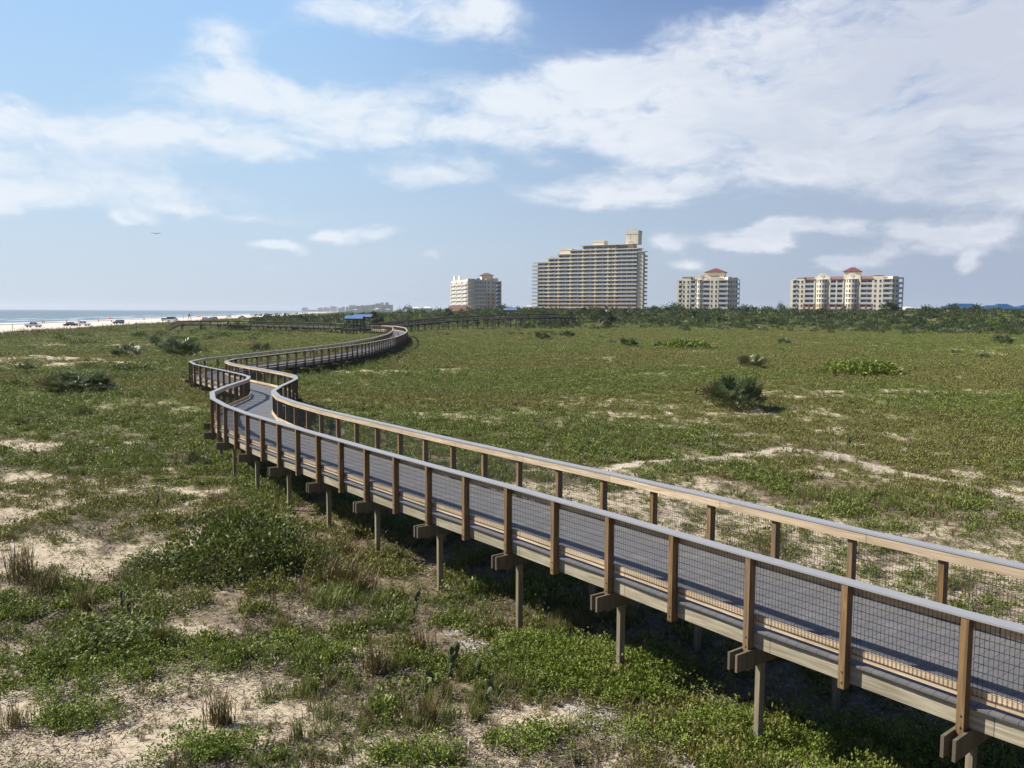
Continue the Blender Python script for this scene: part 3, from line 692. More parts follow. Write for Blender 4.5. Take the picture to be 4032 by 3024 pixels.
def dome_points(n, rx, ry, h, shell=.55, lump=.35):
    th = rng.random(n) * 2 * math.pi; ph = np.arccos(rng.random(n)); r = (shell + (1 - shell) * rng.random(n) ** .5)
    ax, ay, k1, k2 = rng.random(4) * 6
    r = r * (1 + lump * (np.sin(3 * th + ax) * .5 + np.sin(5 * th + k1 + 3 * ph) * .35 + np.sin(7 * ph + ay + 2 * th) * .3) * .6)
    return np.stack([rx * r * np.sin(ph) * np.cos(th), ry * r * np.sin(ph) * np.sin(th), h * r * np.cos(ph)], 1)
def vine_mesh(n=70, rad=.34, h=.15, ls=.055):
    L = Leaves(); k = 9; cen = np.c_[rng.normal(size=(k, 2)) * rad * .5, rng.random(k) * h * .5]
    ci = rng.integers(0, k, n); P = cen[ci] + rng.normal(size=(n, 3)) * np.array([rad * .22, rad * .22, h * .35]); P[:, 2] = np.abs(P[:, 2]) + .01
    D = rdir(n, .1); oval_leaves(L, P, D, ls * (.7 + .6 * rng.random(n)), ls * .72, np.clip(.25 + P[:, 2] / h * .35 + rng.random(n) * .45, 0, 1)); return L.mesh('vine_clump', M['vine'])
def grass_mesh(n=46, h=.42, spread=.10, w=.010, lean=.35, m='grassm', name='grass_tuft', droop=.3):
    L = Leaves(); P = np.c_[rng.normal(size=(n, 2)) * spread, np.zeros(n)]; a = rng.random(n) * 2 * math.pi; ln = h * (.45 + .65 * rng.random(n)); le = lean * rng.random(n) ** .7
    D0 = unit(np.c_[np.cos(a) * le, np.sin(a) * le, np.ones(n)]); D1 = unit(D0 + np.c_[np.cos(a), np.sin(a), -np.ones(n) * .6] * droop * rng.random(n)[:, None])
    S = np.c_[-np.sin(a), np.cos(a), np.zeros(n)] * w; S = S * (.6 + .8 * rng.random(n))[:, None]; m1 = P + D0 * ln[:, None] * .55; m2 = m1 + D1 * ln[:, None] * .5; v = rng.random(n)
    L.quads(P - S, P + S, m1 + S * .8, m1 - S * .8, v * .8); L.quads(m1 - S * .8, m1 + S * .8, m2 + S * .1, m2 - S * .1, np.clip(v + .15, 0, 1)); return L.mesh(name, M[m])
def litter_mesh(n=60, rad=.4):
    L = Leaves(); P = np.c_[rng.normal(size=(n, 2)) * rad * .6, rng.random(n) * .03 + .004]; a = rng.random(n) * 6.28; D = unit(np.c_[np.cos(a), np.sin(a), rng.normal(size=n) * .25])
    oval_leaves(L, P, D, .05 + .10 * rng.random(n), .008 + .01 * rng.random(n), rng.random(n)); return L.mesh('litter_bits', M['litter'])
def shrub_mesh(n=420, rx=1, ry=1, h=.8, ls=.09, m='bush', name='shrub', wd=.55, lump=.5, stems=True):
    L = Leaves(); P = dome_points(n, rx, ry, h, .5, lump); k = max(6, n // 40); cen = dome_points(k, rx * .85, ry * .85, h * .9, .7, lump); ci = rng.integers(0, k, n // 2)
    P[:n // 2] = cen[ci] + rng.normal(size=(n // 2, 3)) * np.array([rx, ry, h]) * .13; P[:, 2] = np.maximum(P[:, 2], .02)
    D = unit(unit(P * np.array([1 / rx, 1 / ry, 1 / h])) * .8 + rng.normal(size=(n, 3)) * .7 + np.array([0, 0, .25]))
    oval_leaves(L, P, D, ls * (.7 + .7 * rng.random(n)), ls * wd, rng.random(n)); return L.mesh(name, M[m])
def fan(L, base, d, up, rad, nb=14, mi=0, arc=R(230), v0=None):
    """palm fan: nb blades radiating from base in the plane of d and side"""
    d = d / np.linalg.norm(d); s = np.cross(d, up); s /= max(1e-6, np.linalg.norm(s)); nrm = np.cross(s, d)
    t = np.linspace(-arc / 2, arc / 2, nb) + rng.normal(size=nb) * .04; bd = np.cos(t)[:, None] * d + np.sin(t)[:, None] * s
    rr = rad * (.75 + .35 * np.cos(t * .6))[:, None] * (.9 + .2 * rng.random((nb, 1))); sd = -np.sin(t)[:, None] * d + np.cos(t)[:, None] * s
    w = rad * .080; P = np.repeat(base[None], nb, 0); fold = nrm * rad * .05
    m1 = P + bd * rr * .55 + fold; tip = P + bd * rr + nrm * (-rad * .10) * rng.random((nb, 1)); v = np.clip((rng.random() if v0 is None else v0) * .7 + rng.random(nb) * .3, 0, 1)
    L.quads(P, m1 + sd * w, tip, m1 - sd * w, v, mi)
def palmetto_mesh(nf=34, rad=1.0, h=.9, fr=.48, nb=13, dead=.18, name='palmetto'):
    L = Leaves()
    for i in range(nf):
        a = rng.random() * 6.283; q = rng.random() ** .6; el = R(82) * (1 - q) + R(20) * q; r0 = rad * .35 * rng.random()
        b = np.array([math.cos(a) * r0, math.sin(a) * r0, .05]); d = np.array([math.cos(a) * math.cos(el), math.sin(a) * math.cos(el), math.sin(el)])
        ln = (rad * .62 * math.cos(el) + h * .62 * math.sin(el)) * (.75 + .4 * rng.random()); tip = b + d * ln; isdead = rng.random() < dead and q > .5
        S = np.cross(d, [0, 0, 1.0]); S = S / (np.linalg.norm(S) + 1e-6) * .012; L.quads((b - S)[None], (b + S)[None], (tip + S)[None], (tip - S)[None], np.array([.4]), 1 if isdead else 0)
        fan(L, tip, d + np.array([0, 0, .35 * rng.random()]), np.array([rng.normal() * .3, rng.normal() * .3, 1.0]), fr * (.8 + .4 * rng.random()), nb, 1 if isdead else 0)
    return L.mesh(name, [M['palmetto'], M['deadfan']])
def crown_mesh(nf=46, rad=1.25, fr=.8, nb=11, name='crown'):
    L = Leaves()
    for i in range(nf):
        a = rng.random() * 6.283; el = R(80) - R(125) * rng.random() ** .8; d = np.array([math.cos(a) * math.cos(el), math.sin(a) * math.cos(el), math.sin(el)]); ln = rad * (.5 + .35 * rng.random()); tip = d * ln
        dead = el < R(-25); S = np.cross(d, [0, 0, 1.0]) * .025; z = np.zeros((1, 3)); L.quads(z - S, z + S, (tip + S)[None], (tip - S)[None], np.array([.4]), 0)
        fan(L, tip, d + np.array([0, 0, -.35]), np.array([0, 0, 1.0]) + rng.normal(size=3) * .3, fr * (.8 + .4 * rng.random()), nb, 1 if dead and rng.random() < .6 else 0)
    return L.mesh(name, [M['palm'], M['deadfan']])

def scatter(name, meshes, P, rot, scl, idx, tint, stuffname=None, label=None):
    """ONE stuff object: points with attributes, plants instanced on them by geometry nodes"""
    me = bpy.data.meshes.new(name); me.vertices.add(len(P)); me.vertices.foreach_set('co', P.astype(np.float32).ravel())
    for nm, ty, A in (('rot', 'FLOAT_VECTOR', rot), ('scl', 'FLOAT_VECTOR', scl)):
        a = me.attributes.new(nm, ty, 'POINT'); a.data.foreach_set('vector', A.astype(np.float32).ravel())
    a = me.attributes.new('idx', 'INT', 'POINT'); a.data.foreach_set('value', idx.astype(np.int32)); a = me.attributes.new('tint', 'FLOAT', 'POINT'); a.data.foreach_set('value', tint.astype(np.float32))
    o = bpy.data.objects.new(name, me); col.objects.link(o); g = bpy.data.node_groups.new(name + '_nodes', 'GeometryNodeTree')
    g.interface.new_socket('Geometry', in_out='INPUT', socket_type='NodeSocketGeometry'); g.interface.new_socket('Geometry', in_out='OUTPUT', socket_type='NodeSocketGeometry')
    N = g.nodes; K = g.links; gi = N.new('NodeGroupInput'); go = N.new('NodeGroupOutput'); mp = N.new('GeometryNodeMeshToPoints'); K.new(gi.outputs[0], mp.inputs[0])
    ip = N.new('GeometryNodeInstanceOnPoints'); K.new(mp.outputs[0], ip.inputs['Points']); jn = N.new('GeometryNodeJoinGeometry')
    for m_ in reversed(meshes):
        so_ = bpy.data.objects.new(name + '_plant', m_); oi = N.new('GeometryNodeObjectInfo'); oi.inputs[0].default_value = so_; oi.inputs['As Instance'].default_value = True
        K.new(oi.outputs['Geometry'], jn.inputs[0])
    K.new(jn.outputs[0], ip.inputs['Instance']); ip.inputs['Pick Instance'].default_value = True
    for nm, ty, sock in (('idx', 'INT', 'Instance Index'), ('rot', 'FLOAT_VECTOR', 'Rotation'), ('scl', 'FLOAT_VECTOR', 'Scale')):
        na = N.new('GeometryNodeInputNamedAttribute'); na.data_type = ty; na.inputs['Name'].default_value = nm; K.new(na.outputs['Attribute'], ip.inputs[sock])
    K.new(ip.outputs[0], go.inputs[0]); md = o.modifiers.new('plants', 'NODES'); md.node_group = g
    tag(o, label, None, kind='stuff'); return o
def cloud(n, r0, r1, pw, amax=R(41)):
    """n points in the wedge, density per m2 falling as r^-pw"""
    n = int(n * (amax + R(8)) / amax); amax += R(8)
    u = rng.random(n); k = 2 - pw; r = (r0 ** k + u * (r1 ** k - r0 ** k)) ** (1 / k) if abs(k) > 1e-3 else r0 * (r1 / r0) ** u
    th = (rng.random(n) * 2 - 1) * amax; return r * np.sin(th), r * np.cos(th), r
def pack(x, y, s, sink=.0, tilt=.12, sz=None):
    n = len(x); z = height(x, y) - sink; P = np.stack([x, y, z], 1); rot = np.stack([rng.normal(size=n) * tilt, rng.normal(size=n) * tilt, rng.random(n) * 6.283], 1)
    s = np.broadcast_to(s, n); sz = s if sz is None else sz; return P, rot, np.stack([s, s, sz], 1)
# --- creeping leafy cover, close to the tower and out over the meadow
vm = [vine_mesh(70, .30, .18, .066), vine_mesh(54, .24, .28, .058), vine_mesh(85, .36, .12, .074), vine_mesh(46, .22, .34, .050), vine_mesh(80, .42, .10, .056)]
x, y, r = cloud(300000, 8, 330, 1.62)
b = bare(x, y); grp = fbm(x + 33, y - 12, .62, 3); macro = fbm(x - 12, y + 77, 7, 3)
keep = (rng.random(len(x)) > b * 1.12) & (rng.random(len(x)) < sm(grp, .45 + .07 * (1 - sm(r, 20, 38)), .55 + .07 * (1 - sm(r, 20, 38))) * (.72 + .2 * sm(r, 20, 40) - .30 * sm(r, 60, 150)) + .20 * sm(r, 50, 110)) & (coast(x, y) > 98)
x, y, r, macro = x[keep], y[keep], r[keep], macro[keep]
s = (.75 + .6 * rng.random(len(x))) * np.interp(r, [10, 25, 60, 120, 330], [.62, .78, 1.1, 1.7, 3.4])
P, ro, sc3 = pack(x, y, s, .01, .10, s * np.interp(r, [10, 60, 150, 330], [1.35, .95, .6, .36]) * (.55 + 1.1 * rng.random(len(x)) ** 1.5))
ti = np.clip(sm(fbm(x, y * 1.5, 16, 4), .49, .58) * .95 + rng.random(len(x)) * .3 - .12 + .1 * sm(r, 60, 200), 0, 1)
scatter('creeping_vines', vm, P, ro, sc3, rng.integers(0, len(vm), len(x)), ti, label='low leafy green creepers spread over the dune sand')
x, y, r = cloud(90000, 8, 75, 1.25); keep = (rng.random(len(x)) < (.22 + .6 * sm(fbm(x, y, .55, 2), .46, .60)) * (.45 + .55 * sm(x, -1, 4))) & (pdist(x, y, TRAIL) > .3); x, y, r = x[keep], y[keep], r[keep]
s = (.20 + .34 * rng.random(len(x)) ** 2) * np.interp(r, [10, 30, 75], [.95, 1.25, 2.0]); P, ro, sc3 = pack(x, y, s, .0, .15, s * (.7 + .8 * rng.random(len(x)))); scatter('sand_sprigs', vm, P, ro, sc3, rng.integers(0, len(vm), len(x)), rng.random(len(x)), label='tiny leafy sprigs scattered on the bare sand')
# --- green and straw grass
gm = [grass_mesh(46, .42), grass_mesh(40, .55, .07, .008, .25), grass_mesh(60, .30, .16, .009, .7), grass_mesh(34, .5, .12, .009, .5, droop=.8)]
x, y, r = cloud(130000, 8, 330, 1.62)
b = bare(x, y); gg = fbm(x - 61, y + 19, 2.3, 4)
keep = (rng.random(len(x)) > b * 1.05) & (rng.random(len(x)) < sm(gg, .50, .64) * (.42 + .55 * sm(r, 20, 40)) + .22 * sm(r, 40, 90)) & (coast(x, y) > 99)
x, y, r = x[keep], y[keep], r[keep]; s = (.5 + .6 * rng.random(len(x))) * np.interp(r, [10, 30, 80, 330], [.62, .72, .95, 2.3])
P, ro, sc3 = pack(x, y, s, .01, .15, s * np.interp(r, [10, 80, 150, 330], [1.1, .8, .55, .32]))
ti = np.clip(sm(fbm(x, y * 1.5, 16, 4), .48, .57) * .95 + rng.random(len(x)) * .35 - .12, 0, 1)
scatter('green_grass', gm, P, ro, sc3, rng.integers(0, len(gm), len(x)), ti, label='green and olive grass growing across the dune meadow')
sg = [grass_mesh(50, .40, .09, .006, .45, 'straw', 'straw_tuft', .6), grass_mesh(36, .48, .06, .006, .3, 'straw', 'straw_tuft', .5), grass_mesh(44, .30, .14, .006, .9, 'straw', 'straw_tuft', .7)]
x, y, r = cloud(70000, 8, 330, 1.62)
b = bare(x, y); gg = fbm(x + 161, y + 9, 3.0, 4); belt = sm(fbm(x - 5, y * 2.2, 30, 4), .50, .62)
keep = (rng.random(len(x)) > b * .85) & (rng.random(len(x)) < .55 * sm(gg, .50, .72) * (1 - .6 * sm(r, 30, 60)) + .16 * belt * sm(r, 35, 70) + .03) & (coast(x, y) > 99)
x, y, r = x[keep], y[keep], r[keep]; s = (.5 + .55 * rng.random(len(x))) * np.interp(r, [10, 30, 80, 330], [.65, .75, 1.0, 2.2])
P, ro, sc3 = pack(x, y, s, .01, .12, s * np.interp(r, [10, 80, 150, 330], [1.1, .8, .55, .34]))
scatter('straw_grass', sg, P, ro, sc3, rng.integers(0, len(sg), len(x)), rng.random(len(x)), label='brown and straw coloured dry grass among the green')
lm = [litter_mesh(70), litter_mesh(50, .5)]
x, y, r = cloud(22000, 8, 45, 1.2); keep = rng.random(len(x)) < (.18 + sm(fbm(x, y, 1.2, 3), .42, .60)) * (1 - bare(x, y) * .6); x, y = x[keep], y[keep]
P, ro, sc3 = pack(x, y, .8 + .6 * rng.random(len(x)), 0, .1); scatter('dry_litter', lm, P, ro, sc3, rng.integers(0, 2, len(x)), rng.random(len(x)), label='grey brown dry stalks and litter lying on the sand')
fm = [shrub_mesh(110, .5, .45, .34, .09, 'bush', 'forb', .5, .7), shrub_mesh(90, .4, .5, .42, .085, 'bush', 'forb', .5, .8), shrub_mesh(100, .55, .45, .28, .09, 'bright', 'forb', .5, .7)]
x, y, r = cloud(60000, 18, 330, 1.35); lf = sm(-x, 4, 25)
keep = (rng.random(len(x)) > bare(x, y)) & (rng.random(len(x)) < sm(fbm(x + 71, y * 1.3 - 19, 7, 4), .52 - .05 * lf, .70 - .04 * lf) * (.28 + .5 * lf) + .012) & (coast(x, y) > 104)
x, y, r = x[keep], y[keep], r[keep]; s = (.35 + .9 * rng.random(len(x)) ** 2) * np.interp(r, [18, 60, 330], [.6, 1.0, 1.9])
P, ro, sc3 = pack(x, y, s, .03, .1, s * .8); scatter('low_forbs', fm, P, ro, sc3, rng.choice(3, len(x), p=[.45, .4, .15]), rng.random(len(x)) * .8, label='small dark leafy forbs dotted through the meadow grass')
# --- sea oats on the crest toward the beach
so_m = [grass_mesh(40, .5, .3, .02, .4, 'grassm', 'sea_oats_tuft'), grass_mesh(7, 1.35, .3, .035, .22, 'straw', 'sea_oats_tuft', .6)]
yy = 150 + 420 * rng.random(7000) ** 1.3; cc = 97 + 26 * rng.random(7000); xx = cc - 265 - .187 * (yy - 438)
k_ = rng.random(7000) < .55 + .45 * sm(fbm(xx, yy, 6, 3), .4, .6); xx, yy = xx[k_], yy[k_]; ix = (rng.random(len(xx)) < .22).astype(int)
P, ro, sc3 = pack(xx, yy, .6 + .6 * rng.random(len(xx)), .02, .1); scatter('sea_oats', so_m, P, ro, sc3, ix, rng.random(len(xx)) * .6, label='sea oats with straw seed heads along the crest before the beach')
# --- bushy undergrowth patches near the walkway (dense leaves)
UG = [(2330,2610,1.3,.6,420),(2140,2540,.7,.4,130),(2540,2690,.8,.5,170),(3300,3000,1.5,.8,160),(2900,2850,1.4,.4,120),(380,2620,1.5,1.0,130),(560,2540,.9,.5,60),(2520,2280,2.2,.5,160),(1700,2080,1.8,.8,130),(1200,1780,2.5,1.0,90),(290,2830,.5,.3,36),(3600,2920,1.5,.6,120),(2080,2900,.4,.25,26),(860,2950,.55,.3,46),(1620,2960,.5,.2,24),(1300,2560,.6,.3,34),(1000,2560,.9,.4,40)]
xs = []; ys = []; ss = []
for u, v, a, b_, n in UG:
    cx_, cy_ = at(u, v, .1); xs.append(cx_ + rng.normal(size=n) * a * .62); ys.append(cy_ + rng.normal(size=n) * b_ * .62); ss.append(.45 + .4 * rng.random(n))
x, y, s = map(np.concatenate, (xs, ys, ss)); P, ro, sc3 = pack(x, y, s, .0, .2); P[:, 2] += rng.random(len(x)) * .12
ug = [shrub_mesh(150, .3, .3, .34, .055, 'bright', 'undergrowth', .6), shrub_mesh(130, .34, .3, .26, .06, 'bright', 'undergrowth', .6)]
scatter('undergrowth', ug, P, ro, sc3, rng.integers(0, 2, len(x)), rng.random(len(x)), label='bright leafy undergrowth beside and below the boardwalk')

# --- single plants one can point at
NX = 0
def plant(name, me, x, y, s, label, cat, group=None, sz=None, trunk=None, sink=.03):
    root = empty(name, (x, y, gh(x, y) - sink), rnd.random() * 6.28, label, cat, group)
    o = bpy.data.objects.new('foliage', me); col.objects.link(o); o.parent = root; o.scale = (s, s, sz or s)
    return root
stem_mb = MB()
for k in range(7):
    a = k * .9; stem_mb.bar((0, 0, 0), (.35 * math.cos(a), .35 * math.sin(a), .42), .05, n=5, w2=.4)
stem_mb.build('_stem_proto', M['bark']); _stem = bpy.data.objects['_stem_proto']; stem_me = _stem.data; stem_me.name = 'stems'; bpy.data.objects.remove(_stem)
def stems(root, s):
    o = bpy.data.objects.new('stems', stem_me); col.objects.link(o); o.parent = root; o.scale = (s, s, s)
pm = [palmetto_mesh(78, 1.5, 1.9, .60, 13, .14, 'big_palmetto'), palmetto_mesh(30, 1.0, .95, .5, 13, .12), palmetto_mesh(26, 1.1, .8, .5, 12, .3), palmetto_mesh(36, 1.2, 1.2, .55, 12, .05)]
def pl(u, v, wpx, me, label, cat='palmetto', name='palmetto', group='saw palmettos scattered over the meadow', half=1.5, sz=1.0):
    x, y, z = hit(u, v); w = wpx * (1.3 if wpx < 200 else 1.1) * math.hypot(x, y) / F; s = w / (2 * half)
    r_ = plant(name, me, x, y, s, label, cat, group, s * sz); stems(r_, s); return r_
pl(2890, 1600, 225, pm[0], 'largest saw palmetto with pale and dead fans, alone in the right meadow', half=2.05, sz=1.1)
pl(2957, 1440, 112, pm[2], 'yellowish saw palmetto with dead brown fans just beyond the largest one')
pl(3088, 1346, 46, pm[1], 'small blue-green palmetto in the open meadow right of the middle')
pl(2130, 1336, 52, pm[3], 'rounded silver-green palmetto nearest the right side of the walkway bend')
pl(2232, 1326, 54, pm[1], 'palmetto just right of the rounded silver-green one')
pl(2366, 1327, 28, pm[1], 'small dark palmetto, second beyond the bend')
pl(2470, 1362, 60, pm[3], 'dark palmetto at the right end of the leafy shrub patch in mid meadow')
pl(2405, 1350, 40, pm[2], 'palmetto with yellow fans left of the leafy patch in mid meadow')
pl(2600, 1362, 50, pm[1], 'palmetto left of the bright green shrub in mid meadow')
pl(3870, 1395, 44, pm[2], 'small pale palmetto in the far right meadow')
pl(3940, 1335, 56, pm[3], 'silvery palmetto near the right edge of the meadow')
pl(3760, 1375, 34, pm[2], 'tiny yellow-green palmetto left of the pale one at far right')
pl(305, 1562, 225, pm[0], 'dark broad palmetto low on the left dunes', half=1.9, sz=.6)
pl(722, 1422, 108, pm[3], 'dark blue-green palmetto just left of the boardwalk bend', half=1.4)
pl(640, 1392, 86, pm[3], 'taller dark palmetto behind the one by the boardwalk bend', half=1.4)
pl(492, 1422, 92, pm[1], 'leafy palmetto beside a bare sand scar on the left dunes')
pl(1030, 1398, 62, pm[3], 'dark round palmetto inside the loop behind the railing')
pl(785, 1848, 92, pm[2], 'spiky green palmetto at the left foot of the boardwalk')
pl(100, 1482, 60, pm[1], 'small palmetto near the left edge below the beach dunes')
bm = [shrub_mesh(1500, 1.5, 1.2, .75, .16, 'bright', 'bright_shrub', .6), shrub_mesh(900, 1.3, 1.0, .7, .16, 'bush', 'shrub'), shrub_mesh(700, 1.0, 1.0, .95, .15, 'bush', 'shrub', lump=.7), shrub_mesh(1000, 1.6, 1.0, .6, .15, 'bush', 'shrub', lump=.8)]
SG = 'leafy shrubs scattered over the dunes'
pl(3375, 1460, 285, bm[0], 'broad bright yellow-green shrub in the right meadow', 'shrub', 'shrub', SG, sz=.62)
pl(2705, 1368, 170, bm[0], 'bright green shrub patch in mid meadow', 'shrub', 'shrub', SG, sz=.65)
pl(520, 1480, 122, bm[3], 'deep green flat-topped shrub on the left dunes near a sand scar', 'shrub', 'shrub', SG)
pl(350, 1470, 72, bm[2], 'dark low shrub touching the long sand scar at left', 'shrub', 'shrub', SG)
pl(100, 1500, 56, bm[2], 'dark shrub on the far left edge of the sand scar', 'shrub', 'shrub', SG, sz=.8)
pl(810, 1398, 36, bm[2], 'small round shrub beyond the left boardwalk bend', 'shrub', 'shrub', SG)
pl(180, 1680, 80, bm[2], 'dark shrub clump in the left middle ground grass', 'shrub', 'shrub', SG, sz=.7)
pl(830, 1350, 60, bm[3], 'shrub above the left bend toward the beach walkway', 'shrub', 'shrub', SG)
pl(880, 1338, 70, bm[3], 'bright-edged shrub beside the beach walkway', 'shrub', 'shrub', SG)
pl(800, 1316, 42, bm[2], 'dark round shrub under the beach walkway', 'shrub', 'shrub', SG, sz=1.1)
pl(935, 1316, 92, bm[1], 'large dark shrub in front of the beach walkway', 'shrub', 'shrub', SG, sz=1.2)
pl(1135, 1330, 30, bm[2], 'little dark shrub in the loop meadow below the beach walkway', 'shrub', 'shrub', SG)
pl(1210, 1312, 80, bm[1], 'grey-green shrub right of centre below the beach walkway', 'shrub', 'shrub', SG, sz=1.1)
for k_, (u, v, w, sz_, lab) in enumerate([(60, 1548, 90, .7, 'dark low shrub at the left edge below the sand scar'), (245, 1362, 70, .6, 'dark shrub on the first dune behind the beach, far left'), (330, 1372, 90, .5, 'broad low dark shrub on the first dune behind the beach'), (545, 1338, 70, .6, 'dark shrub on the dune top, left of centre'), (640, 1342, 60, .6, 'shrub on the dune top above the tall dark palmetto'),
        (705, 1352, 60, .7, 'dark shrub behind and right of the tall dark palmetto'), (765, 1362, 48, .8, 'small dark shrub between palmettos and beach walkway'), (985, 1350, 60, .6, 'low shrub in the meadow left of the loop railing'), (1060, 1322, 50, .8, 'dark round shrub just below the beach walkway middle'), (1100, 1300, 60, .9, 'dark bush rising in front of the beach walkway right half'),
        (330, 1652, 110, .5, 'dark leafy patch of shrub in the left middle grass'), (205, 1712, 90, .5, 'low dark shrub left of the leafy patch at left'), (70, 1690, 90, .6, 'dark shrub cut by the left picture edge'), (560, 1405, 50, .6, 'small dark shrub between sand scar and leafy palmetto'), (120, 1405, 120, .35, 'long brownish low shrub near the far left dunes'), (520, 1388, 110, .35, 'long dark low shrub across the left dunes')]):
    pl(u, v, w, bm[1 + k_ % 3], lab, 'shrub', 'shrub', SG, sz=sz_ * 1.3)
# the big mound of shrub in the left foreground
mnd = [shrub_mesh(5200, 1.3, .95, .62, .062, 'bush', 'mound_foliage', .55, .45), shrub_mesh(2600, .8, .7, .5, .058, 'bush', 'mound_foliage', .55, .6)]
def mound(u, v, w, me, lab, half, sz=1.0):
    x, y, z = hit(u, v); s = w * math.hypot(x, y) / F / (2 * half); r_ = plant('spreading_bush', me, x, y, s, lab, 'bush', 'spreading bushes in the left foreground', s * sz); stems(r_, .9); return r_
mound(960, 2215, 660, mnd[0], 'large dark green spreading bush in the left foreground', 1.3, 1.15)
mound(640, 2260, 330, mnd[1], 'lower left lobe of bush joined to the large dark green one', .8, .7)
mound(1180, 2240, 360, mnd[1], 'right end bush beneath the large dark green one, beside straw grass', .8, .9)
mound(430, 2570, 520, mnd[1], 'mid green bush at the left edge of the near foreground', .8, .55)
# tall straw tufts
gt = [grass_mesh(150, .55, .13, .006, .45, 'straw', 'straw_tuft', .6), grass_mesh(110, .62, .09, .006, .35, 'straw', 'straw_tuft', .45), grass_mesh(200, .5, .2, .007, .6, 'grassm', 'green_tuft', .7)]
TG = 'tall grass tufts standing on the near sand'
for u, v, hpx, k_, lab in [(1320,2300,210,0,'reddish straw grass tuft against the right end of the large bush'),(1430,2340,180,0,'straw grass tuft spilling right of the large bush'),(1500,2400,150,2,'greenish grass tuft between bush and boardwalk'),(1560,2365,110,0,'small reddish tuft nearest the boardwalk piles'),
        (1290,2400,160,2,'green arching grass tuft below the large bush'),(880,2860,210,1,'brown upright grass clump on bare sand at the bottom of the picture'),(1490,2660,220,1,'tall brown grass clump in the middle of the near sand'),(1300,2830,140,2,'thin green tuft on pale sand at the bottom'),
        (90,2310,190,1,'leftmost tall grass clump beside the large sand patch'),(195,2350,170,0,'second straw clump from the left edge by the large sand patch'),(350,2430,150,1,'narrow grass spikes in front of the sand patch'),(1650,2560,170,0,'reddish tuft near the cactus group'),(2060,2620,150,2,'green grass right of the cactus group'),
        (2260,2880,140,2,'green grass tuft beside the shell track'),(1700,2860,200,1,'straw clump left of the shell track'),(1960,2480,140,0,'reddish grass below the boardwalk shadow edge'),(60,2880,160,0,'reddish straw tuft in the bottom left corner'),(650,2560,150,1,'upright grass spikes in the leafy patch at left'),
        (1380,2190,130,0,'brown grass tuft behind the right end of the large bush'),(840,1990,90,0,'small reddish tuft on the sandy knoll above the large bush')]:
    x, y, z = hit(u, v); s = hpx * math.hypot(x, y) / F / .62; plant('grass_tuft', gt[k_], x, y, s * .8, lab, 'grass tuft', TG)
# prickly pears
def cactus(u, v, s, pads, lab):
    x, y, z = hit(u, v); root = empty('prickly_pear', (x, y, z - .02), rnd.random() * 6, lab, 'cactus', 'prickly pears on the dunes'); tips = [(Vector((0, 0, 0)), 0)]
    for i in range(pads):
        b_, lv = tips[min(len(tips) - 1, int(rnd.random() * len(tips)))]; a = rnd.random() * 6.28; el = R(90 - rnd.random() * (35 if lv < 2 else 60))
        d_ = Vector((math.cos(a) * math.cos(el), math.sin(a) * math.cos(el), math.sin(el))); h_ = min(s, 1.5) * (.105 + .05 * rnd.random()); w_ = h_ * .6
        bm_ = bmesh.new(); bmesh.ops.create_uvsphere(bm_, u_segments=12, v_segments=8, radius=.5)
        for vv in bm_.verts: vv.co.x *= w_ * (1 - .25 * max(0, -vv.co.z * 2)); vv.co.y *= h_ * .14; vv.co.z = (vv.co.z + .46) * h_
        q = d_.to_track_quat('Z', 'Y').to_matrix().to_4x4(); bm_.transform(Matrix.Translation(b_) @ q @ Matrix.Rotation(rnd.random() * 3, 4, 'Z')); me = bpy.data.meshes.new('pad'); bm_.to_mesh(me); bm_.free()
        for p_ in me.polygons: p_.use_smooth = True
        me.materials.append(M['cactus']); o = bpy.data.objects.new('pad', me); col.objects.link(o); o.parent = root; tips.append((b_ + d_ * h_ * .92, lv + 1))
        if i == 0: tips.pop(0)
for u, v, s, n, lab in [(1790,2680,1.6,9,'largest prickly pear cluster left of the shell track'),(1890,2700,1.4,7,'prickly pear cluster right beside the largest one'),(1930,2790,1.2,4,'low prickly pear in front of the two big clusters'),(2135,2770,1.2,3,'upright prickly pear pads touching the shell track'),(1700,2745,1.2,4,'dark prickly pear left of the largest cluster'),
        (1645,2420,1.2,4,'lone prickly pear on sand below the boardwalk'),(485,2440,1.5,5,'tall prickly pear at the left beneath the large bush'),(515,2445,1.1,3,'smaller prickly pear right of the tall one at the left'),(700,2215,1.2,3,'prickly pear pad standing in front of the large bush'),(620,2020,1.2,3,'prickly pear on the knoll behind the large bush'),
        (3042,1602,1.8,5,'prickly pear at the right foot of the largest palmetto'),(2738,1545,1.6,4,'prickly pear left of the largest palmetto'),(2815,1700,1.8,4,'dark prickly pear in the meadow under the largest palmetto'),(2800,1762,2.2,6,'prickly pear group at the sandy track in the right meadow'),(3345,1745,2.0,5,'pale-edged prickly pear left of the sandy track bend'),
        (3480,1795,1.4,3,'small prickly pear on the edge of the sandy track'),(2650,1522,1.5,3,'tiny prickly pear far left of the largest palmetto'),(3590,1620,2,4,'yellowish prickly pear in the brown grass at right'),(1510,1550,2.0,4,'prickly pear on the grass right of the boardwalk bend'),(1610,1585,1.8,4,'prickly pear with upright pads right of the boardwalk bend')]:
    cactus(u, v, s, n, lab)

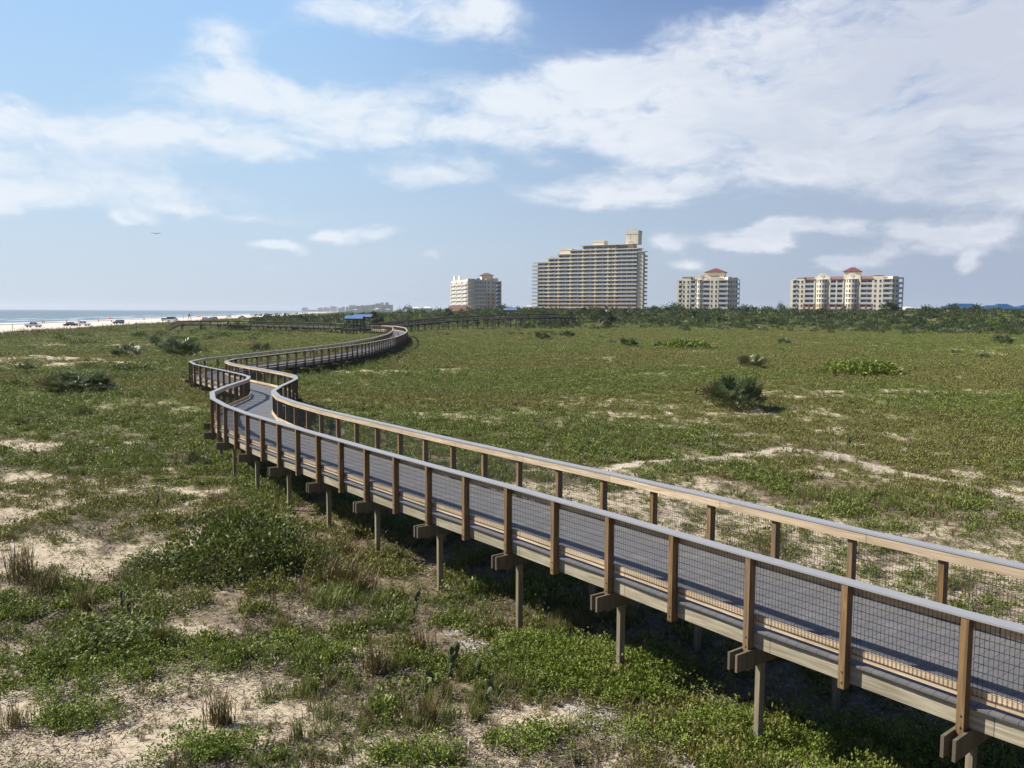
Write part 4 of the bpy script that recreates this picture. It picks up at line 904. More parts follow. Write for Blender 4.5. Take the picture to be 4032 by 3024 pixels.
# --- scrub belt
sm_ = [shrub_mesh(420, 1.5, 1.4, 1.5, .34, 'scrub', 'scrub_bush', .7, .6), shrub_mesh(360, 1.9, 1.5, 1.2, .34, 'scrub', 'scrub_bush', .7, .7), shrub_mesh(380, 1.3, 1.3, 1.9, .32, 'scrub', 'scrub_bush', .7, .5), shrub_mesh(360, 1.6, 1.6, 1.1, .34, 'bright', 'scrub_bush', .7, .6)]
pf = [palmetto_mesh(24, 1.4, 1.3, .75, 9, .08, 'scrub_palmetto'), palmetto_mesh(20, 1.5, 1.5, .8, 9, .15, 'scrub_palmetto')]
def belt_edge(x, y):                                     # where the scrub belt begins, by bearing
    a = np.arctan2(x, y); return np.interp(a, [-.45, -.34, -.24, -.17, -.12, -.05, .0, .03, .1, .25, .4, .6], [330, 300, 262, 266, 292, 304, 304, 288, 290, 298, 284, 272])
x, y, r = cloud(52000, 235, 640, 1.0, R(44)); e = belt_edge(x, y); n_ = fbm(x, y, 26, 3)
keep = (r > e - 14 + 110 * (n_ - .42)) & (coast(x, y) > 140 + 30 * (n_ - .4)) & (rng.random(len(x)) < .45 + .55 * sm(r - e, 5, 50)) & (rng.random(len(x)) < .22 + sm(fbm(x + 9, y, 12, 3), .38, .50))
x, y, r, e = x[keep], y[keep], r[keep], e[keep]; ix = rng.integers(0, 6, len(x)); s = (.55 + .6 * rng.random(len(x))) * np.interp(r - e, [0, 40, 120], [.7, 1.2, 1.5]) * (.75 + .6 * rng.random(len(x)) ** 3); s = s * np.where(ix >= 4, .8, 1)
P, ro, sc3 = pack(x, y, s, .25, .06, s * (.75 + .5 * rng.random(len(x)))); scatter('coastal_scrub', sm_ + pf, P, ro, sc3, ix, rng.random(len(x)) ** 2, label='dense dark coastal scrub covering the rise behind the meadow')
# the sheltered low bushes between beach crest and the beach walkway
x, y, r = cloud(9000, 170, 300, 1.0, R(40)); n_ = fbm(x + 44, y, 9, 3)
keep = (coast(x, y) > 122) & (coast(x, y) < 235) & (r > 195) & (rng.random(len(x)) < sm(n_, .50, .66)); x, y, r = x[keep], y[keep], r[keep]; s = .25 + .35 * rng.random(len(x))
P, ro, sc3 = pack(x, y, s, .1, .06, s * .7); scatter('low_dune_scrub', sm_, P, ro, sc3, rng.integers(0, 4, len(x)), rng.random(len(x)), label='patches of low scrub on the dunes before the beach walkway')
x, y, r = cloud(9000, 600, 4200, 1.55, R(44)); keep = (coast(x, y) > 150) & (rng.random(len(x)) < .9); x, y, r = x[keep], y[keep], r[keep]
far_t = [shrub_mesh(260, 3.2, 3.0, 3.8, .8, 'scrub', 'far_tree', .7, .6), shrub_mesh(260, 4.0, 3.4, 3.2, .8, 'scrub', 'far_tree', .7, .7)]
s = (.7 + .6 * rng.random(len(x))) * np.interp(r, [600, 4200], [.85, 2.2]); P, ro, sc3 = pack(x, y, s, .5, .05, s * np.interp(r, [600, 1200, 4200], [.8, .6, .45])); scatter('far_woodland', far_t, P, ro, sc3, rng.integers(0, 2, len(x)), rng.random(len(x)) ** 2, label='far off low woodland inland of the beach fading into haze')
# individually standing bushes of the scrub belt's front
GB = 'dark bushes along the front of the scrub belt'
cnt = 0; pts = []
while cnt < 110:
    a = R(-16) + R(47) * rnd.random(); e_ = float(belt_edge(math.sin(a), math.cos(a))); r_ = e_ - 38 + 92 * rnd.random() ** .8; x, y = r_ * math.sin(a), r_ * math.cos(a)
    if any(math.hypot(x - p[0], y - p[1]) < 4.5 for p in pts): continue
    pts.append((x, y)); kind = rnd.random(); cnt += 1
    side = 'left part' if a < R(-2) else ('middle' if a < R(13) else 'right part'); s_ = .55 + .65 * rnd.random()
    if kind < .62: g_ = plant('scrub_bush', sm_[cnt % 4], x, y, s_, 'dark leafy bush at the front of the scrub belt, %s' % side, 'bush', GB + ', ' + side, s_ * (.7 + .4 * rnd.random()), sink=.2)
    else: g_ = plant('palmetto', pf[cnt % 2], x, y, s_, 'silvery palmetto at the front of the scrub belt, %s' % side, 'palmetto', 'palmettos along the front of the scrub belt, ' + side, sink=.1)
# sabal palms and trees
cm = [crown_mesh(46), crown_mesh(38, 1.4, .9)]
tm = MB(); tm.cyl(0, 0, .19, 0, 1, 9, r1=.15); tk = tm.build('_t', M['bark']); trunk_me = tk.data; trunk_me.name = 'trunk'; bpy.data.objects.remove(tk)
def palm(u, D, vtop, lab, s=1.0, g='cabbage palms rising from the scrub', k_=None):
    x, y = atd(u, D); z0 = gh(x, y); zt = zat(u, vtop, D); cz = zt - 1.3 * s; h_ = max(1.2, cz - z0)
    root = empty('palm_tree', (x, y, z0 - .1), rnd.random() * 6, lab, 'palm tree', g)
    o = bpy.data.objects.new('trunk', trunk_me); col.objects.link(o); o.parent = root; o.scale = (1, 1, h_ + .1)
    o = bpy.data.objects.new('crown', cm[(k_ if k_ is not None else rnd.randrange(2))]); col.objects.link(o); o.parent = root; o.location = (0, 0, h_ + .1); o.scale = (s, s, s)
palm(3497, 335, 1174, 'tall shaggy palm standing before the right apartment building', 3.1)
palm(1763, 355, 1216, 'dark palm in front of the red tiled roof', 1.5); palm(2128, 340, 1222, 'palm left of the tall tower foot', 1.2); palm(2240, 345, 1222, 'palm before the left corner of the tall tower', 1.2); palm(2166, 350, 1226, 'small palm just left of the tall tower', 1.0)
palm(2385, 300, 1213, 'big wide palm in front of the tall tower', 2.4); palm(2455, 350, 1210, 'palm below the right half of the tall tower', 1.6); palm(2310, 360, 1212, 'palm below the middle of the tall tower', 1.6); palm(2575, 380, 1200, 'palm right of the tall tower edge', 1.5); palm(2620, 380, 1204, 'second palm right of the tall tower', 1.5)
palm(2924, 380, 1192, 'palm touching the right wall of the mid-size building', 1.6); palm(2965, 390, 1198, 'palm in the gap right of the mid-size building', 1.4); palm(3215, 360, 1208, 'palm at the foot of the two round bays', 1.6); palm(3245, 360, 1213, 'palm right beside the one below the round bays', 1.2); palm(3150, 350, 1212, 'palm at the left foot of the right apartment building', 1.3)
palm(3375, 370, 1208, 'palm under the second round bay', 1.2); palm(2500, 400, 1208, 'rounded palm below the tower right corner', 1.5); palm(2690, 380, 1222, 'palm at the left foot of the mid-size building', 1.1); palm(3680, 380, 1196, 'palm left of the deep blue roof', 1.4); palm(3740, 390, 1195, 'palm at the left tip of the deep blue roof', 1.4); palm(3820, 390, 1194, 'palm in front of the deep blue roof', 1.3)
palm(1935, 430, 1222, 'palm before the tan end of the left apartment building', 1.3); palm(1478, 235, 1233, 'dark palm behind the right shelter roof', 1.6); palm(1190, 330, 1247, 'dark palm left of the shelters', 1.5)
ft = [shrub_mesh(420, 2.2, 2.2, 3.2, .5, 'scrub', 'crown', .7, .6), shrub_mesh(380, 1.2, 1.2, 3.6, .45, 'scrub', 'crown', .6, .6)]
def tree(u, D, vtop, w, lab, k_=0, g='trees along the skyline'):
    x, y = atd(u, D); z0 = gh(x, y); zt = zat(u, vtop, D); hh = max(2, zt - z0); cr = hh * .75; root = empty('tree', (x, y, z0 - .1), rnd.random() * 6, lab, 'tree', g)
    o = bpy.data.objects.new('trunk', trunk_me); col.objects.link(o); o.parent = root; o.scale = (1.2, 1.2, hh * .4)
    o = bpy.data.objects.new('crown', ft[k_]); col.objects.link(o); o.parent = root; o.location = (0, 0, hh - cr); s_ = w / 2 / (2.2, 1.2)[k_]; o.scale = (s_, s_, cr / (3.2, 3.6)[k_])
tree(1610, 700, 1205, 4.5, 'upright dark tree left of the white houses', 1); tree(3066, 600, 1180, 4, 'left of two slim pines left of the right apartment building', 1); tree(3076, 600, 1184, 4, 'right of two slim pines left of the right apartment building', 1)
tree(3092, 480, 1195, 9, 'dark round tree against the left wall of the right apartment building'); tree(1590, 620, 1213, 12, 'round dark tree on the skyline left of the white houses'); tree(2640, 430, 1188, 11, 'broad dark tree left of the mid-size building'); tree(2665, 440, 1192, 10, 'dark tree touching the left wall of the mid-size building')
tree(2590, 450, 1203, 9, 'tree between the tall tower and the mid-size building'); tree(2350, 330, 1216, 9, 'bright rounded tree below the tower middle'); tree(3000, 450, 1196, 9, 'dark tree midway between the two right buildings'); tree(3030, 450, 1199, 8, 'low tree left of the two slim pines'); tree(2945, 430, 1194, 6, 'small tree by the mid-size building right corner')
tree(1985, 440, 1203, 7, 'dark tree at the right wall of the left apartment building'); tree(2010, 470, 1207, 5, 'thin tree behind the small gazebo', 1); tree(2040, 480, 1209, 7, 'dark tree right of the small gazebo'); tree(2060, 470, 1211, 6, 'tree between the gazebo and the tall tower')
tree(3600, 440, 1200, 10, 'round tree right of the right apartment building'); tree(3700, 470, 1195, 8, 'tree just before the blue roof left tip'); tree(1720, 520, 1215, 8, 'tree right of the white houses'); tree(1650, 480, 1222, 9, 'low round tree in front of the white houses')

# ------------------------------------------------------------------ apartment buildings
M['cream'] = plain('cream_stucco', (.86, .765, .575), .85, .05, .4)
M['peach'] = plain('peach_stucco', (.64, .48, .34), .85, .06, .4)
M['ochre'] = plain('ochre_stucco', (.66, .46, .28), .85, .06, .4)
M['brick'] = plain('red_brown_stucco', (.33, .14, .08), .85, .08, .6)
M['white'] = plain('white_trim', (.76, .74, .70), .6, .03, 1)
M['balrail'] = plain('pale_balcony_railing', (.52, .53, .56), .5, .08, 3)
M['towercream'] = plain('tower_cream_stucco', (.72, .65, .50), .85, .05, .4)
M['towerrail'] = plain('tower_balcony_railing', (.37, .40, .43), .4, .15, 2)
M['roofred'] = plain('red_roof_tiles', (.145, .050, .040), .8, .18, 1.5)
M['tile'] = plain('orange_roof_tiles', (.22, .12, .09), .85, .35, .9)
M['grey'] = plain('grey_concrete', (.36, .35, .34), .85, .08, .5)
M['tan'] = plain('tan_stucco', (.76, .68, .53), .85, .06, .4)
def f(t):
    o = t.node('ShaderNodeTexCoord').outputs['Object']; rd = t.node('ShaderNodeObjectInfo').outputs['Random']
    wn = t.node('ShaderNodeTexWhiteNoise', {'Vector': t.node('ShaderNodeVectorMath', {0: t.scale(o, (.45, .3, .34))}, operation='FLOOR').outputs[0]}).outputs['Value']
    c = t.mix(t.math('MULTIPLY_ADD', wn, .6, t.math('MULTIPLY', rd, .4)), (.030, .045, .055), (.17, .22, .25))
    return bsdf(t, c, .12, .6)
M['glass'] = mat('window_glass', f)
def frame2(pL, pR):
    """origin, yaw and length of a facade whose left and right feet stand at pL and pR"""
    d_ = (pR[0] - pL[0], pR[1] - pL[1]); return pL, math.atan2(d_[1], d_[0]), math.hypot(*d_)
class Many:
    """gathers pieces of one part; first 100 are parts of their own, the rest one stuff part"""
    def __init__(s, name, mat_, parent): s.name, s.mat, s.parent, s.items = name, mat_, parent, []
    def add(s, fn): s.items.append(fn)
    def done(s, limit=100):
        for fn in s.items[:limit]: m = MB(); fn(m); m.build(s.name, s.mat, s.parent)
        if len(s.items) > limit:
            m = MB()
            for fn in s.items[limit:]: fn(m)
            o = m.build(s.name + 's_beyond', s.mat, s.parent); o['kind'] = 'stuff'
def win_col(wall, wins, s0, s1, z0, nf, fh, ncol, w, h, sill=.95, y=0.0, mi=0, arch_top=False, trim=None):
    """wall bay with real openings: piers full height, spandrels between, panes set back"""
    xs_ = [s0 + (s1 - s0) * (k + .5) / ncol for k in range(ncol)]; e = [s0]
    for x in xs_: e += [x - w / 2, x + w / 2]
    e.append(s1)
    for k in range(0, len(e), 2): wall.box(e[k], e[k + 1], y, y + .35, z0, z0 + nf * fh, mi)
    for x in xs_:
        zz = z0
        for f_ in range(nf):
            a = z0 + f_ * fh + sill; wall.box(x - w / 2, x + w / 2, y + .004, y + .346, zz, a, mi); zz = a + h
            wins.add(lambda m, x=x, a=a, y=y: m.box(x - w / 2, x + w / 2, y + .22, y + .27, a, a + h))
            if trim is not None: trim.box(x - w / 2 - .12, x + w / 2 + .12, y - .12, y - .003, a - .22, a - .04)
        wall.box(x - w / 2, x + w / 2, y + .004, y + .346, zz, z0 + nf * fh, mi)
def bal_col(slabs, rails, wins, s0, s1, z0, nf, fh, y0=-.4, yb=2.0, cells=1, top=True):
    for f_ in range(nf):
        a = z0 + f_ * fh
        slabs.box(s0, s1, y0, yb, a - .25, a)
        rails.add(lambda m, a=a: m.box(s0 + .05, s1 - .05, y0 + .02, y0 + .09, a + .02, a + 1.05))
        ww = (s1 - s0) / cells
        for k in range(cells):
            wins.add(lambda m, a=a, k=k: m.box(s0 + ww * k + ww * .10, s0 + ww * (k + 1) - ww * .10, yb - .06, yb - .01, a + .1, a + 2.3))
def bow(wall, wins, cx_, rad, z0, nf, fh, nw, w=1.0, h=1.5, bulge=.62, mi=0, mi2=0, peach_f=0, trims=None):
    """half-round bay of facets with a window in most facets"""
    cyy = rad * (1 - bulge) * 1.6; a0 = math.pi + .42; a1 = 2 * math.pi - .42; n = nw; da = (a1 - a0) / n
    for f_ in range(nf):
        zz = z0 + f_ * fh; mm = mi2 if f_ < peach_f else mi
        wall.cyl(cx_, cyy, rad, zz, zz + .95, n * 2, mm, a0, a1); wall.cyl(cx_, cyy, rad - .25, zz + .95, zz + .95 + h, n * 2, mm, a0, a1); wall.cyl(cx_, cyy, rad, zz + .95 + h, zz + fh, n * 2, mm, a0, a1)
        for k in range(n + 1):
            t = a0 + da * k; c_, s_ = math.cos(t), math.sin(t); wall.obox((cx_ + c_ * (rad - .13), cyy + s_ * (rad - .13)), (-s_, c_), (c_, s_), max(.1, (da * rad - w) / 2), .13, zz + .95, zz + .95 + h, mm)
        for k in range(n):
            t = a0 + da * (k + .5); c_, s_ = math.cos(t), math.sin(t)
            wins.add(lambda m, c_=c_, s_=s_, zz=zz: m.obox((cx_ + c_ * (rad - .2), cyy + s_ * (rad - .2)), (-s_, c_), (c_, s_), w / 2, .06, zz + .97, zz + .93 + h))
    if trims is not None:
        for q in trims: wall.cyl(cx_, cyy, rad + .22, z0 + q * fh - .12, z0 + q * fh + .14, n * 2, 2, a0, a1)
def gable(m, cx_, hw_, z, hh, y0, y1, mi=0):
    """curved mission gable with shoulders"""
    pts = [(cx_ - hw_, z), (cx_ + hw_, z), (cx_ + hw_, z + hh * .45), (cx_ + hw_ * .72, z + hh * .52), (cx_ + hw_ * .55, z + hh * .75)]
    pts += [(cx_ + hw_ * .5 * math.cos(t), z + hh * .72 + hh * .28 * math.sin(t)) for t in np.linspace(.15, math.pi - .15, 9)] + [(cx_ - hw_ * .55, z + hh * .75), (cx_ - hw_ * .72, z + hh * .52), (cx_ - hw_, z + hh * .45)]
    m.prism(pts, y0, y1, mi)
def medallion(parent, cx_, z, y, r_=1.0):
    m = MB(); n = 20
    for r0, r1, d_ in ((r_, r_ * .72, .22), (r_ * .55, 0.01, .16)):
        A = [2 * math.pi * k / n for k in range(n)]
        V = [(cx_ + r0 * math.cos(t), y - d_, z + r0 * math.sin(t)) for t in A] + [(cx_ + r1 * math.cos(t), y - d_, z + r1 * math.sin(t)) for t in A] + [(cx_ + r0 * math.cos(t), y - .003, z + r0 * math.sin(t)) for t in A]
        m.add(V, [(k, (k + 1) % n, n + (k + 1) % n, n + k) for k in range(n)] + [(2 * n + k, 2 * n + (k + 1) % n, (k + 1) % n, k) for k in range(n)])
    m.build('medallion', M['white'], parent)

# right apartment building
def right_building():
    pL = atd(3107, 546); pR = atd(3506, 515); o, yaw, L_ = frame2(pL, pR); z0 = 3.2; fh = 3.02; nf = 8; zt = z0 + nf * fh
    root = empty('apartment_building', (o[0], o[1], 0), yaw, 'wide cream apartment building with two round bays, two gables and a red hipped top', 'building')
    S = lambda px: (px - 195) / (1830 - 195) * L_
    W = [M['cream'], M['peach'], M['white'], M['brick']]; wall = MB(); wins = Many('window', M['glass'], root); rails = Many('balcony_railing', M['balrail'], root); trim = MB(); slabs = MB()
    wall.box(0, L_, 2.01, 16, z0 - 3, zt, 0)                                                           # main body behind the balconies
    wall.box(S(195), S(238), -.6, 2.0, z0 - 3, zt + .4, 0); bal_col(slabs, rails, wins, S(238), S(296), z0, nf, fh, -.9)
    wall.box(S(238), S(296), -.9, 2.0, zt - .2, zt + .5, 0)
    def flat(a, b, top):
        win_col(wall, wins, S(a), S(b), z0, nf, fh, 2, 1.35, 1.6, .9, -.5, 0, trim=trim); wall.box(S(a), S(b), -.15, 2.0, z0 - 3, zt, 0); wall.box(S(a), S(b), -.5, 1.9, zt, zt + top, 0); trim.box(S(a) - .2, S(b) + .2, -.75, 1.5, zt + top, zt + top + .25)
    flat(296, 425, 1.4); flat(1535, 1690, 2.3)
    for a, b, cells in ((430, 595, 2), (850, 1065, 2), (1335, 1530, 2)):
        bal_col(slabs, rails, wins, S(a), S(b), z0, nf, fh, -.45, 2.0, cells); wall.box(S(a), S(b), -.45, 2.0, zt - .3, zt + .1, 0)
        for q in ([a, b] if a != 850 else [a, (a + b) / 2, b]): wall.box(S(q) - .35, S(q) + .35, -.5, 2.0, z0 + 3 * fh, zt, 0); wall.box(S(q) - .5, S(q) + .5, -.56, 2.0, z0 - 3, z0 + 3 * fh - .02, 3)
        if a != 850: wall.box(S((a + b) / 2) - .4, S((a + b) / 2) + .4, -.56, .3, z0 - 3, z0 + 3 * fh - .02, 3)
        m = MB(); x0, x1 = S(a) - .4, S(b) + .4; m.add([(x0, -.9, zt + .12), (x1, -.9, zt + .12), (x1, 2.4, zt + 1.9), (x0, 2.4, zt + 1.9), (x0, 2.4, zt + .12), (x1, 2.4, zt + .12)], [(0, 1, 2, 3), (0, 3, 4), (1, 5, 2), (3, 2, 5, 4), (0, 4, 5, 1)]); m.build('roof', M['tile'], root)
    for a, b in ((598, 845), (1070, 1330)):
        cx_ = S((a + b) / 2); rad = (S(b) - S(a)) / 2; wall.box(S(a), S(b), .6, 2.0, z0 - 3, zt + .3, 0)
        bow(wall, wins, cx_, rad, z0, nf, fh, 6, .95, 1.7, mi=0, mi2=1, peach_f=3, trims=(4, 5, 8)); wall.box(S(a), S(a) + .9, -.2, .6, z0 - 3, zt + .3, 0); wall.box(S(b) - .9, S(b), -.2, .6, z0 - 3, zt + .3, 0)
        gable(wall, cx_, rad + .2, zt + .3, 3.5, -.1, .8, 0); medallion(root, cx_, zt + 2.2, -.1, 1.15)
    bal_col(slabs, rails, wins, S(1692), S(1830), z0, nf, fh, -.8, 2.0, 1); wall.box(S(1692), S(1830), -.8, 2, zt - .3, zt + .2, 0)
    # penthouse with hipped roof
    m = MB(); hip_roof(m, S(1030), S(1320), 3.5, 11, zt + 5.0, zt + 7.6, 4.2); m.build('roof', M['roofred'], root); wall.box(S(1050), S(1300), 4.2, 10.3, zt, zt + 4.8, 0)
    wall.box(S(1700), S(1830), 2.4, 9, zt, zt + 1.6, 0); wall.box(S(300), S(600), 2.2, 15, zt, zt + .9, 0); wall.box(S(600), S(1690), 2.2, 15.4, zt, zt + .6, 0)
    wall.build('wall', W, root); slabs.build('balcony_slabs', M['white'], root); trim.build('trim', M['white'], root)
    # right wing turned away from the sun
    wg = MB(); wp = empty('wing', (L_, 0, 0), R(46)); wp.parent = root; wl = 8.0
    win_col(wg, wins := Many('window', M['glass'], wp), 0, wl * .55, z0, nf, fh, 2, 1.2, 1.6, .9, 0, 0); wg.box(0, wl * .55, .35, 9, z0 - 3, zt + .3, 0); wg.box(0, wl * .55, 0, 5, zt, zt + 1.5, 0)
    r2 = Many('balcony_railing', M['balrail'], wp); sl2 = MB(); bal_col(sl2, r2, Many('x', M['glass'], wp), wl * .55, wl, z0, nf, fh, 0, 4); wg.box(wl - .5, wl, 0, .5, z0 - 3, zt, 0); wg.box(wl * .55, wl, 3.6, 9, z0 - 3, zt - 2, 0); wg.box(wl * .55, wl, 0, 4, zt, zt + .9, 0)
    wg.build('wing_wall', W, wp); sl2.build('balcony_slabs', M['white'], wp)
    return (root, wins)
def flush(lst):
    for q in lst: q.done()
_orig_many = Many; _reg = []
class Many(_orig_many):
    def __init__(s, *a): super().__init__(*a); _reg.append(s)
right_building(); flush([q for q in _reg if q.name != 'x']); _reg.clear()

# mid-size building
def mid_building():
    pL = atd(2660, 555); pR = atd(2860, 541); o, yaw, L_ = frame2(pL, pR); z0 = 3.0; fh = 3.02; nf = 8; zt = z0 + nf * fh
    root = empty('apartment_building', (o[0], o[1], 0), yaw, 'compact cream apartment building with one round bay, a medallion gable and red hipped roof', 'building')
    S = lambda px: (px - 265) / (1560 - 265) * L_; W = [M['cream'], M['peach'], M['white'], M['brick']]; wall = MB(); trim = MB(); slabs = MB(); wins = Many('window', M['glass'], root); rails = Many('balcony_railing', M['balrail'], root)
    wall.box(0, L_, 2.01, 15, z0 - 3, zt, 0)
    wall.box(S(265), S(320), -.5, 2, z0 - 3, zt + .3, 0); bal_col(slabs, rails, wins, S(320), S(398), z0, nf, fh, -.7); wall.box(S(320), S(398), -.6, 2, zt - .3, zt + .3, 0)
    for a, b, tp in ((400, 625, 2.0), (1115, 1335, 2.8)):
        win_col(wall, wins, S(a), S(b), z0, nf, fh, 2, 1.35, 1.65, .85, -.5, 0, trim=trim); wall.box(S(a), S(b), -.15, 2, z0 - 3, zt, 0); wall.box(S(a), S(b), -.5, 1.9, zt, zt + tp, 0); trim.box(S(a) - .2, S(b) + .2, -.75, 1.4, zt + tp, zt + tp + .3)
    for a, b in ((628, 750), (945, 1112), (1340, 1560)):
        bal_col(slabs, rails, wins, S(a), S(b), z0, nf, fh, -.45); wall.box(S(a), S(b), -.45, 2, zt - .35, zt + .3, 0)
    wall.box(S(740), S(765), -.3, 2, z0 - 3, zt + 1, 0)
    cx_ = S(855); rad = S(945) - cx_; wall.box(S(765), S(945), .6, 2.0, z0 - 3, zt + .3, 0); bow(wall, wins, cx_, rad, z0, nf, fh, 4, .75, 1.7, mi=0, mi2=0, trims=(4, 5, 8)); wall.box(S(765), S(790), -.2, .6, z0 - 3, zt, 0); wall.box(S(920), S(945), -.2, .6, z0 - 3, zt, 0)
    gable(wall, S(900), S(1045) - S(900), zt + .3, 4.2, -.1, .9, 0); medallion(root, S(900), zt + 2.3, -.1, 1.1); wall.box(S(628), S(1112), .9, 2, zt, zt + 1.8, 0)
    m = MB(); m.add([(S(630), -.6, zt + .3), (S(750), -.6, zt + .3), (S(700), 1.8, zt + 2.4), (S(640), 1.8, zt + 2.4)], [(0, 1, 2, 3), (3, 2, 1, 0)]); m.build('roof', M['tile'], root)
    m = MB(); hip_roof(m, S(925), S(1450), 4, 13, zt + 5.2, zt + 7.8, 6.0); m.build('roof', M['roofred'], root); wall.box(S(960), S(1420), 4.8, 12, zt, zt + 5, 0); wall.box(S(1340), L_, 2.2, 12, zt, zt + 1.2, 0)
    wall.build('wall', W, root); slabs.build('balcony_slabs', M['white'], root); trim.build('trim', M['white'], root)
    wp = empty('wing', (L_, 0, 0), R(40)); wp.parent = root; wg = MB(); wl = 8.6; w2 = Many('window', M['glass'], wp); r2 = Many('balcony_railing', M['balrail'], wp); s2 = MB()
    win_col(wg, w2, 0, wl * .38, z0, nf, fh, 2, .9, 1.6, .9, 0, 0); wg.box(0, wl * .38, .35, 9, z0 - 3, zt, 0); wg.box(0, wl * .38, 0, 4, zt, zt + 1.8, 0)
    win_col(wg, w2, wl * .38, wl * .78, z0, nf, fh, 2, .8, 1.6, .9, -.6, 0); wg.box(wl * .38, wl * .78, -.25, 9, z0 - 3, zt, 0); wg.box(wl * .38, wl * .78, -.6, 4, zt, zt + 1.5, 0)
    bal_col(s2, r2, Many('x', M['glass'], wp), wl * .78, wl, z0, nf, fh, 0, 4); wg.box(wl - .35, wl, 0, .4, z0 - 3, zt, 0); wg.box(wl * .78, wl, 0, 4, zt, zt + .4, 0); wg.build('wing_wall', W, wp); s2.build('balcony_slabs', M['white'], wp)
mid_building(); flush([q for q in _reg if q.name != 'x']); _reg.clear()

# left building: sunlit face turned to the sea, shaded face to the right
def left_building():
    pA = atd(1774, 694); pB = atd(1837, 652); o, yaw, L_ = frame2(pA, pB); z0 = 2.5; fh = 3.02; nf = 9; zt = z0 + nf * fh
    root = empty('apartment_building', (pA[0], pA[1], 0), yaw, 'cream and peach apartment building behind the red tiled roof, left of the tall tower', 'building')
    W = [M['cream'], M['peach'], M['white'], M['brick'], M['tan'], M['ochre']]; wall = MB(); trim = MB(); slabs = MB(); wins = Many('window', M['glass'], root); rails = Many('balcony_railing', M['balrail'], root)
    wall.box(0, L_, .4, 16, z0 - 3, zt, 0); q = L_ / 3
    for k in range(3):
        win_col(wall, wins, q * k, q * (k + 1), z0, nf, fh, 4, 2.0, 1.7, .8, 0, 0); wall.box(q * k - .3, q * k + .3, -.5, .0, z0 - 3, zt + .4, 0)
        for f_ in range(nf): rails.add(lambda m, k=k, f_=f_: m.box(q * k + .8, q * (k + 1) - .8, -.9, -.05, z0 + f_ * fh - .1, z0 + f_ * fh + .8))
    wall.box(0, L_, 0, 3, zt, zt + 1.0, 0)
    for k in (.2, .5): gable(wall, L_ * k, 2.8, zt + 1.0, 4.0, -.1, .7, 0)
    # sea-end balconies
    m = MB()
    for f_ in range(nf): slabs.box(-6, 0, 3, 14, z0 + f_ * fh - .25, z0 + f_ * fh); rails.add(lambda m, f_=f_: m.box(-6, 0, 2.9, 3.0, z0 + f_ * fh, z0 + f_ * fh + 1.05))
    wall.box(-3.5, 0, 5.5, 14, z0 - 3, zt, 4); wall.box(-6, 0, 3, 14, zt - .2, zt + .8, 0)
    # corner balconies, then the shaded wing
    wp = empty('wing', (L_, 0, 0), R(45) - 0); wp.parent = root
    wp.rotation_euler = (0, 0, R(14) - yaw); wg = MB(); s2 = MB(); w2 = Many('window', M['glass'], wp); r2 = Many('balcony_railing', M['balrail'], wp); c0 = 6.0; wl = 27
    wg.box(0, wl - 4, 2.0, 14, z0 - 3, zt, 0); bal_col(s2, r2, w2, 0, c0, z0, nf, fh, -1.2, 2.0); wg.box(0, c0, -1.2, 2, zt - .2, zt + 1.6, 0)
    win_col(wg, w2, c0, c0 + 5, z0, nf, fh, 3, .75, 1.7, .8, 0, 4); wg.box(c0, c0 + 5, .35, 2, z0 - 3, zt, 4); gable(wg, c0 + 2.5, 2.6, zt, 2.2, 0, .6, 4)
    win_col(wg, w2, c0 + 5, c0 + 9, z0, nf, fh, 3, .7, 1.7, .8, .6, 4); wg.box(c0 + 5, c0 + 9, .95, 2, z0 - 3, zt, 4); wg.box(c0 + 5, c0 + 9, .6, 2, zt, zt + .9, 4)
    win_col(wg, w2, c0 + 9, c0 + 16, z0, 6, fh, 2, 1.0, 1.5, .9, .3, 5); win_col(wg, w2, c0 + 9, c0 + 16, z0 + 6 * fh, nf - 6, fh, 2, 1.0, 1.5, .9, .3, 4); wg.box(c0 + 9, c0 + 16, .65, 2, z0 - 3, zt, 4); wg.box(c0 + 9, c0 + 16, .3, 2, zt, zt + 1.6, 4)
    bal_col(s2, r2, w2, c0 + 16, wl - .8, z0, nf, fh, .3, 2.2); wg.box(wl - .8, wl, .3, 12, z0 - 3, zt - .4, 5); wg.box(c0 + 16, wl, .3, 9, zt - .3, zt - .05, 2)
    m = MB(); hip_roof(m, 11.5, 22, 4, 12, zt + 4.6, zt + 6.6, 4.0); m.build('roof', M['tile'], wp); wg.box(12.3, 21.2, 4.8, 11.2, zt, zt + 4.4, 4); wg.box(21.6, 25, 3, 9, zt, zt + 2.4, 4); wg.build('wing_wall', W, wp); s2.build('balcony_slabs', M['white'], wp)
    wall.build('wall', W, root); slabs.build('balcony_slabs', M['white'], root)
left_building(); flush([q for q in _reg if q.name != 'x']); _reg.clear()

